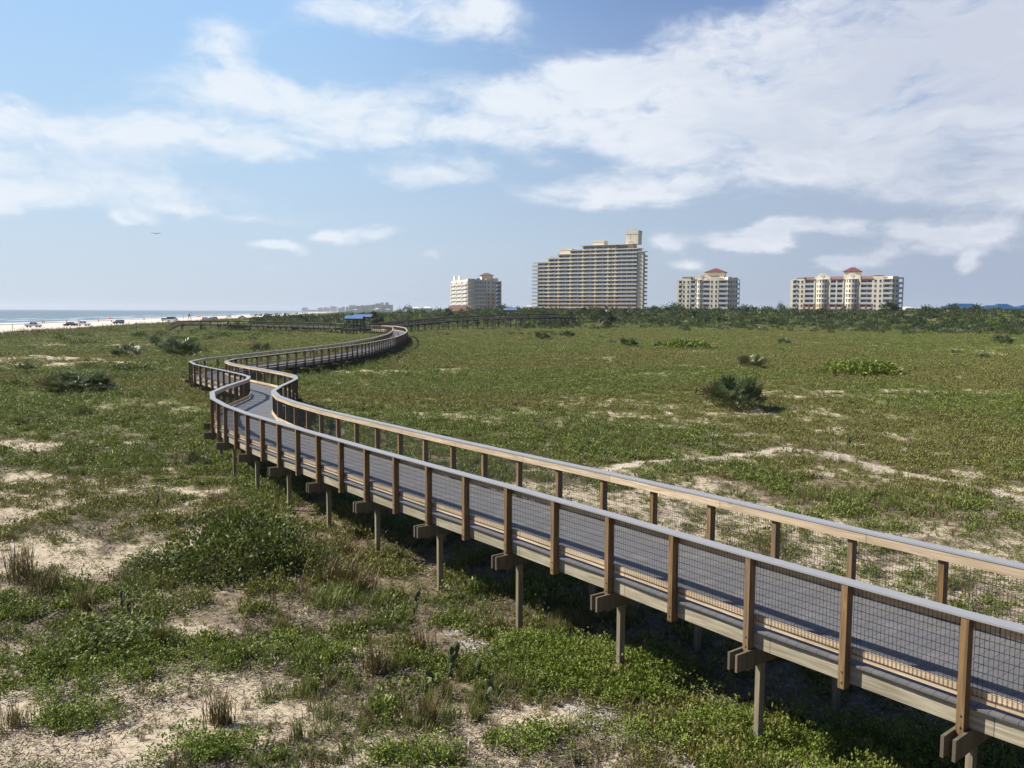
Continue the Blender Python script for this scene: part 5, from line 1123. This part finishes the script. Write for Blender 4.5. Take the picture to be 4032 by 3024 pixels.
# the tall stepped tower
def tower():
    pL = atd(2102, 691); pR = atd(2503, 649); o, yaw, L_ = frame2(pL, pR); z0 = 3.6; fh = 3.0
    root = empty('apartment_tower', (o[0], o[1], 0), yaw, 'tall stepped cream and peach apartment tower with rows of balconies', 'building')
    dx, dy = pR[0] - pL[0], pR[1] - pL[1]
    def S(px):                                            # facade distance of zoomed column px
        u = 2060 + px / 4.254; k = (u - CX) / F; den = dx - k * dy; return (k * pL[1] - pL[0]) / den * L_
    W = [M['towercream'], M['peach'], M['white']]; wall = MB(); fins = Many('divider_wall', [M['towercream'], M['peach']], root); slabs = Many('balcony_slab', [M['towercream'], M['peach']], root); rails = Many('balcony_railing', M['towerrail'], root); wins = Many('window_bay', M['glass'], root)
    bx = [S(q) for q in (205, 408, 573, 772, 978, 1185, 1393, 1515, 1875)]; nfl = [14, 15, 16, 17, 18, 18, 18, 17]; yb = 2.6; dep = 18; pf_ = 5
    for k in range(8):
        a, b = bx[k], bx[k + 1]; n = nfl[k]; dep = 18 if k < 7 else 11
        wall.box(a, b, yb, dep, z0 - 3, z0 + pf_ * fh, 1); wall.box(a, b, yb, dep, z0 + pf_ * fh, z0 + n * fh + .3, 0)
        for f_ in range(n):
            z = z0 + f_ * fh; lo = f_ < pf_
            nw = 2 if k < 7 else 4; ww = (b - a) / nw
            for q in range(nw):
                lft = a + ww * q + (.7 if q == 0 else .25); rgt = a + ww * (q + 1) - .45
                wins.add(lambda m, lft=lft, rgt=rgt, z=z: m.box(lft, rgt, yb - .08, yb - .02, z + .1, z + 2.45))
            mi = 1 if lo else 0
            rails.add(lambda m, a=a, b=b, z=z, k=k: m.box(a + 2.0, b - (2.0 if k < 7 else 0), -.02, .06, z + .05, z + 1.05))
            # stepped solid parapets either side of the divider
            if k > 0: fins.add(lambda m, a=a, z=z, mi=mi: (m.box(a + .151, a + 2.0, -.04, .16, z - .05, z + .55, mi), m.box(a + .151, a + 1.1, -.04, .16, z + .55, z + 1.05, mi)))
            if k < 7: fins.add(lambda m, b=b, z=z, mi=mi: (m.box(b - 2.0, b - .151, -.04, .16, z - .05, z + .55, mi), m.box(b - 1.1, b - .151, -.04, .16, z + .55, z + 1.05, mi)))
    for k in range(1, 8):
        n = max(nfl[k - 1], nfl[k]); m_ = lambda m, k=k, n=n: (m.box(bx[k] - .15, bx[k] + .15, .2, yb, z0 - 3, z0 + pf_ * fh, 1), m.box(bx[k] - .15, bx[k] + .15, .2, yb, z0 + pf_ * fh, z0 + n * fh, 0), m.box(bx[k] - .15, bx[k] + .15, -.1, .2, z0 - 3, z0 + pf_ * fh, 1), m.box(bx[k] - .15, bx[k] + .15, -.1, .2, z0 + pf_ * fh, z0 + (n - 1) * fh, 0))
        fins.items.insert(0, m_)
    for f_ in range(19):
        ks = [k for k in range(8) if nfl[k] >= f_]
        if not ks: continue
        a, b = bx[min(ks)], bx[max(ks) + 1]; z = z0 + f_ * fh; left = -3.6 if f_ <= 14 else -2.4; mi = 1 if f_ < pf_ else 0
        slabs.add(lambda m, a=a, b=b, z=z, left=left, mi=mi: m.box(a + left, b + .3, -.3, yb + 1, z - .28, z, mi))
        if f_ <= 13: rails.add(lambda m, z=z: (m.box(bx[0] - 3.6, bx[0] + 2.0, -.28, -.2, z, z + 1.05), m.box(bx[0] - 3.6, bx[0] - 3.5, -.2, 9, z, z + 1.05))); slabs.add(lambda m, z=z, mi=mi: m.box(bx[0] - 3.6, bx[0], yb + 1, 9, z - .28, z, mi))
        # balconies on the far right corner
        if f_ <= 15: slabs.add(lambda m, z=z: m.box(bx[8] + 4.6, bx[8] + 6.2, 3, 7, z - .28, z, 0)); rails.add(lambda m, z=z: (m.box(bx[8] + 4.61, bx[8] + 6.2, 3, 3.08, z + .01, z + 1.05), m.box(bx[8] + 6.1, bx[8] + 6.2, 3.1, 7, z + .01, z + 1.05)))
    # blank end wall
    wall.box(bx[8] + .31, bx[8] + 4.6, 1.2, 5.5, z0 - 3, z0 + 16.2 * fh, 0)
    wall.box(bx[7], bx[8] + 6.6, .31, 6.5, z0 + 16.2 * fh + .02, z0 + 16.2 * fh + .4, 0)
    # roof terraces, machine rooms
    for k, n in ((0, 14), (1, 15), (2, 16), (3, 17)): wall.box(bx[k] - 3.6 if k == 0 else bx[k] - 2.4, bx[k + 1], .0, dep, z0 + n * fh + .31, z0 + n * fh + .6, 0)
    wall.box(S(940), S(1790), -.5, dep, z0 + 18 * fh + .31, z0 + 18 * fh + .7, 0)
    wall.box(bx[7], S(1790), 2.61, dep, z0 + 17 * fh + .31, z0 + 18 * fh, 0); wins.add(lambda m: m.box(bx[7] + .6, S(1700), 2.52, 2.58, z0 + 17 * fh + .5, z0 + 18 * fh - .4)); wall.box(bx[7], bx[8] + 2.5, -.2, 9, z0 + 17 * fh + .01, z0 + 17 * fh + .3, 0)
    for a, b, z_, h_ in ((568, 760, 16 * fh, 4.2), (1120, 1300, 18 * fh, 3.6)): mm = MB(); mm.box(S(a), S(b), 3, 11, z0 + z_ + .7, z0 + z_ + .7 + h_); mm.box(S(a) - .15, S(b) + .15, 2.85, 11.15, z0 + z_ + h_ - .6, z0 + z_ + h_ + .72); mm.build('machine_room', M['towercream'], root)
    mm = MB(); a, b = S(1655), S(1860); zt = z0 + 18 * fh; mm.box(a, b, 4, 12, zt + .7, zt + 10.6); mm.box(a - .2, b + .2, 3.8, 12.2, zt + 8.4, zt + 11.2); mm.box((a + b) / 2 - 1.5 - .2, (a + b) / 2 - 1.5 + .2, 3.85, 4, zt + .7, zt + 8.4); mm.build('elevator_tower', M['towercream'], root)
    mm = MB()
    for x in (S(1690), S(1745)): mm.cyl(x, 3.6, .6, zt + 3.0, zt + 3.3, 10); mm.bar((x, 3.6, zt + 3.1), (x, 3.95, zt + 3.1), .15)
    mm.build('antenna', M['white'], root)
    mm = MB()
    for x in (S(405), S(450), S(490)): mm.cyl(x, 5, .35, z0 + 15 * fh + .6, z0 + 15 * fh + 2.4, 8)
    mm.build('roof_vents', M['grey'], root)
    # podium
    mm = MB(); mm.box(bx[0] - 3, bx[8] + 1, -5, yb, z0 - 4, z0 - .3); mm.box(bx[0] - 3, bx[8] + 1, -5.1, -5.0, z0 - .3, z0 + .7); mm.build('podium', M['peach'], root)
    wall.build('wall', W, root)
tower(); flush(_reg); _reg.clear()

# lesser buildings beyond the scrub
def simple_house(name, label, u0, u1, D, v_top, v_eave, wallm, roofm, depth=9, hip=True, zb=None, wn=4, cat='house', group=None, floors=1):
    x0, y = atd(u0, D); x1, _ = atd(u1, D); ze = zat((u0 + u1) / 2, v_eave, D); zr = zat((u0 + u1) / 2, v_top, D); g = gh((x0 + x1) / 2, y) if zb is None else zb; w = x1 - x0
    root = empty(name, (x0, y, 0), 0, label, cat, group); m = MB(); m.box(.4, w - .4, 0, depth, g - 1, ze - .05); m.build('wall', M[wallm], root)
    m = MB(); (hip_roof(m, 0, w, -.5, depth + .5, ze, zr, min(depth / 2, w * .35)) if hip else gable_roof(m, 0, w, -.5, depth + .5, ze, zr, .25)); m.build('roof', M[roofm], root)
    for f_ in range(floors):
        for k in range(wn): m = MB(); xx = w * (k + .5) / wn; m.box(xx - w * .13 / wn * 2, xx + w * .13 / wn * 2, -.06, -.01, ze - 2.3 - 3 * f_, ze - .9 - 3 * f_); m.build('window', M['glass'], root)
    return root
simple_house('long_building', 'low building with steep orange-red tiled roof below the left apartment building', 1761, 1852, 560, 1206, 1228, 'cream', 'tile', 12, False, wn=6, cat='building')
def blue_building():
    D = 440; x0, y = atd(3727, D); root = empty('long_building', (x0, y, 0), 0, 'long low building with deep blue hipped metal roofs at the right edge', 'building'); g = gh(x0 + 30, y); X = lambda u: atd(u, D)[0] - x0; ze = zat(3900, 1197.5, D)
    w = X(4250)
    for a, b, v in ((3727, 3895, 1177), (3880, 3975, 1182.5), (3925, 4012, 1176.5), (4000, 4240, 1180.5)):
        m = MB(); hip_roof(m, X(a), X(b), -.8 + (.3 if a in (3880, 4000) else 0), 14, ze + (.02 if a in (3880, 4000) else 0), zat(a, v, D), min(7, (X(b) - X(a)) * .27)); m.build('roof', M['deepblue'], root)
    m = MB(); m.box(1.5, w - 1, .2, 13, g - 2, ze - .3); m.build('wall', M['cream'], root)
    for q in np.linspace(4, w - 4, 14): m = MB(); m.box(q - .9, q + .9, .1, .17, ze - 2.4, ze - .6); m.build('window', M['glass'], root)
    m = MB()
    for q in np.linspace(2, w - 2, 18): m.box(q - .15, q + .15, -.5, -.2, g - 2, ze - .25)
    m.build('columns', M['white'], root)
blue_building()
simple_house('house', 'pale house with white hipped roof, largest of the white houses left of centre', 1655, 1697, 820, 1211.5, 1216.5, 'white', 'white', 12, floors=2)
simple_house('house', 'low white house just left of the largest white one', 1617, 1650, 860, 1213, 1217.5, 'white', 'white', 10)
simple_house('house', 'grey-blue roofed house between the white houses and the left apartment building', 1703, 1748, 780, 1211, 1220, 'white', 'balrail', 12)
simple_house('house', 'small cream house peeking between gazebo and tall tower', 2034, 2058, 520, 1214, 1217, 'cream', 'tile', 9, wn=2)
simple_house('house', 'low peach building at the left foot of the tall tower', 2062, 2098, 560, 1213, 1217, 'peach', 'tile', 10, wn=3)
simple_house('house', 'far white house with pale roof right of the right apartment building', 3562, 3596, 760, 1192, 1196, 'white', 'white', 12, wn=3)
simple_house('house', 'far low grey roofed house next to the far white one at right', 3598, 3640, 780, 1195, 1198, 'white', 'balrail', 12, wn=3)
simple_house('house', 'tiny red roofed house behind scrub left of the deep blue roof', 3642, 3664, 760, 1197, 1199, 'cream', 'tile', 10, wn=2)
simple_house('house', 'grey flat house just left of the tall tower', 2066, 2092, 700, 1201.5, 1207, 'white', 'balrail', 12, wn=2)

# far town along the beach
GT = 'distant seaside towers fading into haze'
def far_block(u0, u1, vt, D, matn, lab, steps=()):
    x0, y = atd(u0, D); x1, _ = atd(u1, D); z1 = zat((u0 + u1) / 2, vt, D); w = x1 - x0; root = empty('distant_tower', (x0, y, 0), 0, lab, 'building', GT); m = MB(); m.box(0, w, 0, 20, -3, z1)
    for a, b, h_ in steps: m.box(w * a, w * b, 1, 19, z1, z1 + h_ * D / F)
    m.build('wall', M[matn], root); nf = max(2, int((z1 - 4) / 3.4)); ws = MB()
    for k in range(nf): ws.box(w * .04, w * .96, -.12, -.02, 3 + k * (z1 - 4) / nf, 3 + (k + .5) * (z1 - 4) / nf)
    ws.build('window_rows', M['glass'], root)
X_ = lambda q: 1150 + q / 3.687
Y_ = lambda q: 1180 + q / 3.687
for a, b, t_, D, mt, lab, st in [(1278,1445,93,3000,'tan','largest distant tower block with twin square turrets',((0,.2,9.5),(.38,.64,9.5))),(1200,1279,72,3050,'cream','pale block adjoining the twin-turret block',()),(1143,1200,92,3150,'white','white block, second left of the twin turrets',((.5,1,1),)),(1105,1143,98,3200,'cream','narrow pale block, third left of the twin turrets',((0,.4,1.2),)),
        (1045,1105,103,3350,'tan','tan stepped block among the distant towers',((.3,.8,1),)),(990,1045,107,3500,'peach','pinkish slim block with a small turret',((0,.3,2.2),)),(895,990,112,3650,'tan','wide tan block in the middle of the distant row',((.2,.5,1),)),(822,895,104,3800,'white','pale block with rooftop spike',((.9,1,2),)),
        (770,817,126,4200,'cream','lower block left of the spiked one',()),(708,748,130,4400,'white','slim distant block with peaked top',((.5,.95,1.8),)),(655,703,141,4700,'cream','low pale distant block',()),(540,635,124,4900,'white','broad pale distant block with central step',((.2,.6,1.6),)),
        (445,535,142,5400,'tan','grey distant block with peaked left step',((.3,.5,3),)),(360,437,150,5900,'white','faint pale block, second from the left end',((.3,.8,2.5),)),(130,220,153,7500,'tan','faintest leftmost block of the distant town',((.2,.8,3),)),(230,345,175,7000,'tan','very low faint strip of buildings toward the left end',())]:
    far_block(X_(a), X_(b), Y_(t_), D, mt, lab, st)
for a, b, t_, D, lab in [(1335,1415,152,2000,'small white roofed pavilion below the twin-turret block'),(1190,1250,142,2200,'white pitched roofs below the pale blocks'),(870,940,160,2600,'low white building among the distant beach traffic'),(1170,1230,155,2100,'second low white building near the distant pavilion')]:
    simple_house('house', lab, X_(a), X_(b), D, Y_(t_), Y_(t_ + 6), 'white', 'white', 12, wn=2, group='low white buildings below the distant towers')

# ------------------------------------------------------------------ vehicles on the beach
def paint(n, c): M[n] = plain(n, c, .28, .02, spec=.5)
paint('silver_paint', (.52, .53, .55)); paint('black_paint', (.015, .015, .02)); paint('white_paint', (.78, .78, .78)); paint('blue_paint', (.03, .05, .11)); paint('red_paint', (.35, .03, .025)); paint('maroon_paint', (.16, .03, .035))
M['rubber'] = plain('tyre_rubber', (.02, .02, .02), .9, .1); M['umbred'] = plain('red_canopy', (.75, .07, .05), .7, .05); M['umbblue'] = plain('blue_canopy', (.05, .15, .45), .7, .05)
PROF = {'pickup': ([(-2.8,.45),(-2.8,1.12),(-.85,1.12),(-.85,1.15),(1.0,1.15),(2.55,1.02),(2.75,.8),(2.75,.45)], [(-.85,1.15),(-.75,1.82),(.45,1.82),(1.1,1.15)]),
        'suv': ([(-2.3,.4),(-2.35,1.1),(1.05,1.12),(2.1,1.0),(2.3,.75),(2.3,.4)], [(-2.25,1.1),(-2.1,1.78),(.2,1.82),(1.05,1.12)]),
        'car': ([(-2.2,.32),(-2.3,.9),(-1.6,1.0),(1.0,.95),(2.1,.8),(2.25,.55),(2.25,.32)], [(-1.7,.98),(-1.0,1.42),(.2,1.45),(1.05,.95)]),
        'van': ([(-2.9,.4),(-2.9,1.2),(2.4,1.2),(2.8,1.0),(2.85,.4)], [(-2.88,1.2),(-2.85,2.35),(1.3,2.4),(2.4,1.2)])}
def car(kind, pm_, u, v, label, rz=0.0, group='vehicles parked and driving on the beach'):
    x, y, z = hit(u, v); body, cab = PROF[kind]; root = empty({'pickup': 'pickup_truck', 'suv': 'suv_car', 'car': 'parked_car', 'van': 'van'}[kind], (x, y, z), rz, label, {'pickup': 'pickup truck', 'suv': 'car', 'car': 'car', 'van': 'van'}[kind], group)
    m = MB(); m.prism(body, -.92, .92); n = len(cab); o = m.build('body', M[pm_], root)
    bv = o.modifiers.new('b', 'BEVEL'); bv.width = .09; bv.segments = 2
    m = MB(); V = [(a, -.88, b) if b < 1.3 else (a, -.70, b) for a, b in cab] + [(a, .88, b) if b < 1.3 else (a, .70, b) for a, b in cab]; m.add(V, [tuple(range(n))[::-1], tuple(range(n, 2 * n))] + [(i, (i + 1) % n, n + (i + 1) % n, n + i) for i in range(n)]); m.build('windows', M['glass'], root)
    top = max(b for a, b in cab); xs_ = [a for a, b in cab if b > 1.3]; m = MB(); m.box(min(xs_) - .05, max(xs_) + .05, -.73, .73, top - .02, top + .05)
    for a, b in ((cab[0], cab[1]), (cab[-1], cab[-2])):
        for s_ in (-1, 1): m.bar((a[0], s_ * .885, a[1]), (b[0], s_ * .71, b[1]), .09)
    m.build('roof', M[pm_], root)
    if kind == 'pickup': m = MB(); m.box(-2.68, -.98, -.8, .8, 1.0, 1.125); m.build('load_bed', M['rubber'], root)
    ax = (-1.75, 1.8) if kind in ('pickup', 'van') else (-1.4, 1.42)
    for a in ax:
        for s_ in (-1, 1):
            m = MB(); k = 16; rr = .38; V = [(a + rr * math.cos(t * 2 * math.pi / k), s_ * yy_, rr + rr * math.sin(t * 2 * math.pi / k)) for yy_ in (.96, .70) for t in range(k)]; m.add(V, [tuple(range(k)), tuple(range(k, 2 * k))[::-1]] + [(i, k + i, k + (i + 1) % k, (i + 1) % k) for i in range(k)]); w_ = m.build('wheel', M['rubber'], root)
            m = MB(); V = [(a + .22 * math.cos(t * 2 * math.pi / k), s_ * yy_, rr + .22 * math.sin(t * 2 * math.pi / k)) for yy_ in (.975, .9) for t in range(k)]; m.add(V, [tuple(range(k)), tuple(range(k, 2 * k))[::-1]] + [(i, k + i, k + (i + 1) % k, (i + 1) % k) for i in range(k)]); m.build('rim', M['bolt'], w_)
    return root
Z1 = lambda a, b: (a / 2.212, 1100 + b / 2.212)
car('pickup', 'silver_paint', *Z1(287, 461), 'silver pickup truck, leftmost vehicle on the beach', R(-6)); car('car', 'black_paint', *Z1(603, 446), 'black car beside the white one on the beach', R(172)); car('pickup', 'white_paint', *Z1(716, 443), 'white pickup truck just right of the black car', R(-8))
car('suv', 'blue_paint', *Z1(1027, 424), 'dark blue sport utility vehicle alone in mid beach', R(170)); car('suv', 'white_paint', *Z1(1437, 396), 'white car left of the white van', R(20)); car('van', 'white_paint', *Z1(1497, 396), 'long white van above the start of the beach walkway', R(-5))
car('suv', 'white_paint', *Z1(1795, 387), 'white sport utility vehicle facing the small red one', R(-6)); car('suv', 'silver_paint', *Z1(1832, 386), 'silver car parked against the white sport utility vehicle', R(170)); car('suv', 'red_paint', *Z1(1870, 377), 'small red vehicle seen end-on', R(85)); car('pickup', 'maroon_paint', *Z1(2103, 362), 'dark red pickup truck farthest along the walkway', R(-4))
cars_far = car('suv', 'white_paint', 1240, 1246.5, 'tiny vehicle parked on the far beach', R(15), 'tiny vehicles parked along the far beach')
for k in range(34):
    u_ = 1075 + 330 * rnd.random(); v_ = 1245.5 - 6.0 * (u_ - 1075) / 330 + rnd.random() * 3.2
    try: x, y, z = hit(u_, v_)
    except Exception: continue
    if not (25 < coast(x, y) < 88 and y < 4000): y = 700 + 1300 * rnd.random(); x = (40 + 45 * rnd.random()) - 265 - .187 * (y - 438); z = gh(x, y)
    c = copy_tree(cars_far); c.location = (x, y, z); c.rotation_euler = (0, 0, rnd.random() * 3)
    pmn = rnd.choice(['white_paint', 'silver_paint', 'black_paint', 'blue_paint', 'white_paint'])
    for ch in c.children:
        if ch.name.startswith(('body', 'roof')): 
            ch.data = ch.data.copy(); ch.data.materials[0] = M[pmn]

# ------------------------------------------------------------------ people, parasols, lifeguard stand, posts
M['skin'] = plain('skin', (.42, .25, .17), .6, .05); M['cloth_dark'] = plain('dark_swimwear', (.03, .04, .08), .8, .1); M['cloth_white'] = plain('pale_shirt', (.6, .6, .58), .8, .1); M['hair'] = plain('dark_hair', (.03, .02, .015), .7, .1)
def person_meshes():
    J = {'pelvis': ((0, 0, .95), .15), 'chest': ((0, 0, 1.30), .17), 'neck': ((0, 0, 1.50), .06), 'head': ((0, -.01, 1.63), .10), 'crown': ((0, 0, 1.71), .085)}
    E_ = [('pelvis', 'chest'), ('chest', 'neck'), ('neck', 'head'), ('head', 'crown')]
    for s_, n in ((-1, 'l'), (1, 'r')):
        st = .12 * s_
        for nm, p, r_ in (('hip', (.10 * s_, 0, .88), .10), ('knee', (.11 * s_, .05 - st * .6, .50), .065), ('ankle', (.12 * s_, -st, .09), .045), ('toe', (.13 * s_, -st - .17, .04), .035), ('sh', (.20 * s_, 0, 1.42), .065), ('elbow', (.28 * s_, .03, 1.13), .045), ('wrist', (.27 * s_, -.08, .89), .032), ('hand', (.27 * s_, -.11, .80), .035)): J[nm + n] = (p, r_)
        E_ += [('pelvis', 'hip' + n), ('hip' + n, 'knee' + n), ('knee' + n, 'ankle' + n), ('ankle' + n, 'toe' + n), ('chest', 'sh' + n), ('sh' + n, 'elbow' + n), ('elbow' + n, 'wrist' + n), ('wrist' + n, 'hand' + n)]
    ks = list(J); me = bpy.data.meshes.new('body'); me.from_pydata([J[k][0] for k in ks], [(ks.index(a), ks.index(b)) for a, b in E_], []); o = bpy.data.objects.new('body', me); col.objects.link(o)
    sk = o.modifiers.new('skin', 'SKIN'); 
    for k_, v in zip(ks, me.skin_vertices[0].data): v.radius = (J[k_][1], J[k_][1] * .85); v.use_root = k_ == 'pelvis'
    o.modifiers.new('s', 'SUBSURF').levels = 1; dg = bpy.context.evaluated_depsgraph_get(); m2 = bpy.data.meshes.new_from_object(o.evaluated_get(dg)); bpy.data.objects.remove(o); m2.materials.append(M['skin']); m2.name = 'body'; return m2
body_me = person_meshes()
def person(u, v, lab, shirt='cloth_dark', rz=0.0, top=False):
    x, y, z = hit(u, v); root = empty('person', (x, y, z), rz, lab, 'person', 'people on the beach')
    o = bpy.data.objects.new('body', body_me); col.objects.link(o); o.parent = root
    m = MB(); m.cyl(0, 0, .185, .72, 1.0, 12, r1=.175); m.build('shorts', M['cloth_dark'], root)
    if top: m = MB(); m.cyl(0, 0, .185, .98, 1.44, 12, r1=.205); m.build('shirt', M[shirt], root)
    m = MB(); m.cyl(0, .015, .115, 1.62, 1.76, 10, r1=.06); m.build('hair', M['hair'], root)
for a, b, lab, tp in [(367, 430, 'person walking on the beach right of the silver pickup, left of a pair', False), (381, 430, 'person walking beside another right of the silver pickup', True), (575, 419, 'person standing behind the black car near the waterline', False), (677, 416, 'person at the waterline behind the white pickup, left one', False), (690, 415, 'person at the waterline behind the white pickup, right one', True),
        (853, 416, 'lone person on the sand between pickup and dark blue vehicle', False), (1242, 389, 'left person of two standing at the water in mid beach', False), (1254, 389, 'right person of two standing at the water in mid beach', True), (1593, 375, 'person by the water just left of the lifeguard stand', False), (2042, 357, 'person near the water left of the dark red pickup', True)]:
    person(*Z1(a, b), lab, 'cloth_white', rnd.random() * 6, tp)
def parasol(u, v, lab, r_=1.25, mt='umbred'):
    x, y, z = hit(u, v); root = empty('beach_umbrella', (x, y, z), 0, lab, 'umbrella', 'red beach umbrellas'); m = MB(); m.bar((0, 0, -.3), (0, 0, 2.2), .05, n=8); m.build('pole', M['white'], root)
    m = MB(); n = 8; A = [2 * math.pi * k / n for k in range(n)]; V = [(0, 0, 2.35)] + [(r_ * .6 * math.cos(t), r_ * .6 * math.sin(t), 2.15) for t in A] + [(r_ * math.cos(t), r_ * math.sin(t), 1.8) for t in A] + [(r_ * .98 * math.cos(t), r_ * .98 * math.sin(t), 1.76) for t in A] + [(0, 0, 2.28)]
    m.add(V, [(0, 1 + k, 1 + (k + 1) % n) for k in range(n)] + [(1 + k, 9 + k, 9 + (k + 1) % n, 1 + (k + 1) % n) for k in range(n)] + [(9 + k, 17 + k, 17 + (k + 1) % n, 9 + (k + 1) % n) for k in range(n)] + [(17 + k, 25, 17 + (k + 1) % n) for k in range(n)]); m.build('canopy', M[mt], root)
parasol(*Z1(950, 404), 'red beach umbrella above low chairs left of the dark blue vehicle', 1.5); parasol(*Z1(1727, 379), 'larger red beach umbrella right of the lifeguard stand', 2.0)
x, y, z = hit(*Z1(955, 408)); root = empty('beach_chair', (x + 1.2, y - 1, z), R(30), 'low dark beach chair under the left red umbrella', 'chair')
m = MB(); m.box(-.3, .3, -.3, .25, .25, .3); m.build('seat', M['blue_paint'], root); m = MB(); m.bar((0, .25, .28), (0, .55, .9), .6, .05); m.build('backrest', M['blue_paint'], root)
for a in (-.27, .27):
    for b in (-.26, .22): m = MB(); m.box(a - .02, a + .02, b - .02, b + .02, 0, .25); m.build('leg', M['white'], root)
x, y, z = hit(*Z1(1646, 375)); root = empty('lifeguard_stand', (x, y, z), R(40), 'tall dark lifeguard stand with a flag at the water', 'lifeguard stand')
for a in (-.9, .9):
    for b in (-.9, .9): m = MB(); m.bar((a, b, -.2), (a * .6, b * .6, 2.2), .16); m.build('leg', M['old'], root)
m = MB(); m.box(-.8, .8, -.8, .8, 2.2, 2.35); m.build('platform', M['old'], root); m = MB(); m.box(-.6, .6, .1, .6, 2.35, 2.8); m.box(-.6, .6, .6, .68, 2.8, 3.6); m.build('seat', M['old'], root); m = MB(); m.bar((.7, .7, 2.3), (.7, .7, 5.2), .06); m.build('flag_pole', M['white'], root); m = MB(); m.box(.72, 1.5, .69, .71, 4.6, 5.2); m.build('flag', M['umbred'], root)
for a, b, lab in [(568, 472, 'thin marker post on the dune before the black car'), (955, 446, 'thin marker post on the dune before the low chair'), (93, 478, 'thin marker post at the far left of the dune crest')]:
    x, y = atd(Z1(a, b)[0], 215); m = MB(); m.bar((0, 0, -.3), (0, 0, 2.3), .11, n=8); o = m.build('marker_post', M['old']); o.location = (x, y, gh(x, y)); tag(o, lab, 'post', 'marker posts on the dune crest')
x, y = atd(Z1(1176, 0)[0], 232); root = empty('notice_sign', (x, y, gh(x, y)), 0, 'small pale notice board on a post at the dune crest', 'sign'); m = MB(); m.box(-.05, .05, -.05, .05, -.3, 2.2); m.build('post', M['old'], root); m = MB(); m.box(-.4, .4, -.08, -.055, 1.3, 2.15); m.build('board', M['balrail'], root)
# birds
def bird(u, v, D, s_, lab, rz):
    x, y = atd(u, D); z = zat(u, v, D); root = empty('bird', (x, y, z), rz, lab, 'bird'); V = [(-.9, .05, .10), (-.45, -.02, .2), (0, -.05, .05), (.45, -.02, .2), (.9, .05, .10), (-.85, .12, .10), (-.45, .18, .17), (0, .28, .04), (.45, .18, .17), (.85, .12, .10)]
    m = MB(); m.add([(a * s_, b * s_, c_ * s_) for a, b, c_ in V] + [(a * s_, b * s_, c_ * s_ - .03) for a, b, c_ in V], [(0, 1, 6, 5), (1, 2, 7, 6), (2, 3, 8, 7), (3, 4, 9, 8), (15, 16, 11, 10), (16, 17, 12, 11), (17, 18, 13, 12), (18, 19, 14, 13), (0, 10, 11, 1), (1, 11, 12, 2), (2, 12, 13, 3), (3, 13, 14, 4), (5, 6, 16, 15), (6, 7, 17, 16), (7, 8, 18, 17), (8, 9, 19, 18)]); m.build('wings', M['black_paint'], root)
    m = MB(); m.bar((0, -.35 * s_, .04), (0, .15 * s_, .05), .14 * s_, n=8); m.bar((0, .15 * s_, .05), (0, .5 * s_, .05), .12 * s_, n=8, w2=.3); m.build('body', M['black_paint'], root)
bird(621, 935, 160, 1.0, 'dark bird gliding over the sea on the left', R(8)); bird(2493, 898, 500, 1.3, 'small dark bird above the tall tower', R(30))

# ------------------------------------------------------------------ sea air
m = MB(); m.box(-16500, 16500, -10500, 17500, -190, 100)
hz = m.build('haze', mat('sea_air', lambda t: t.node('ShaderNodeEmission', {'Strength': 0}))); tag(hz, kind='stuff', label='thin pale sea haze')
hm = hz.data.materials[0]; hm.node_tree.nodes.clear(); t = NT(hm.node_tree); vo = t.node('ShaderNodeVolumePrincipled'); vo.inputs['Color'].default_value = (.80, .88, .96, 1); vo.inputs['Density'].default_value = HAZE = 0.00009; vo.inputs['Anisotropy'].default_value = .2
t.l.new(vo.outputs[0], t.node('ShaderNodeOutputMaterial').inputs['Volume'])
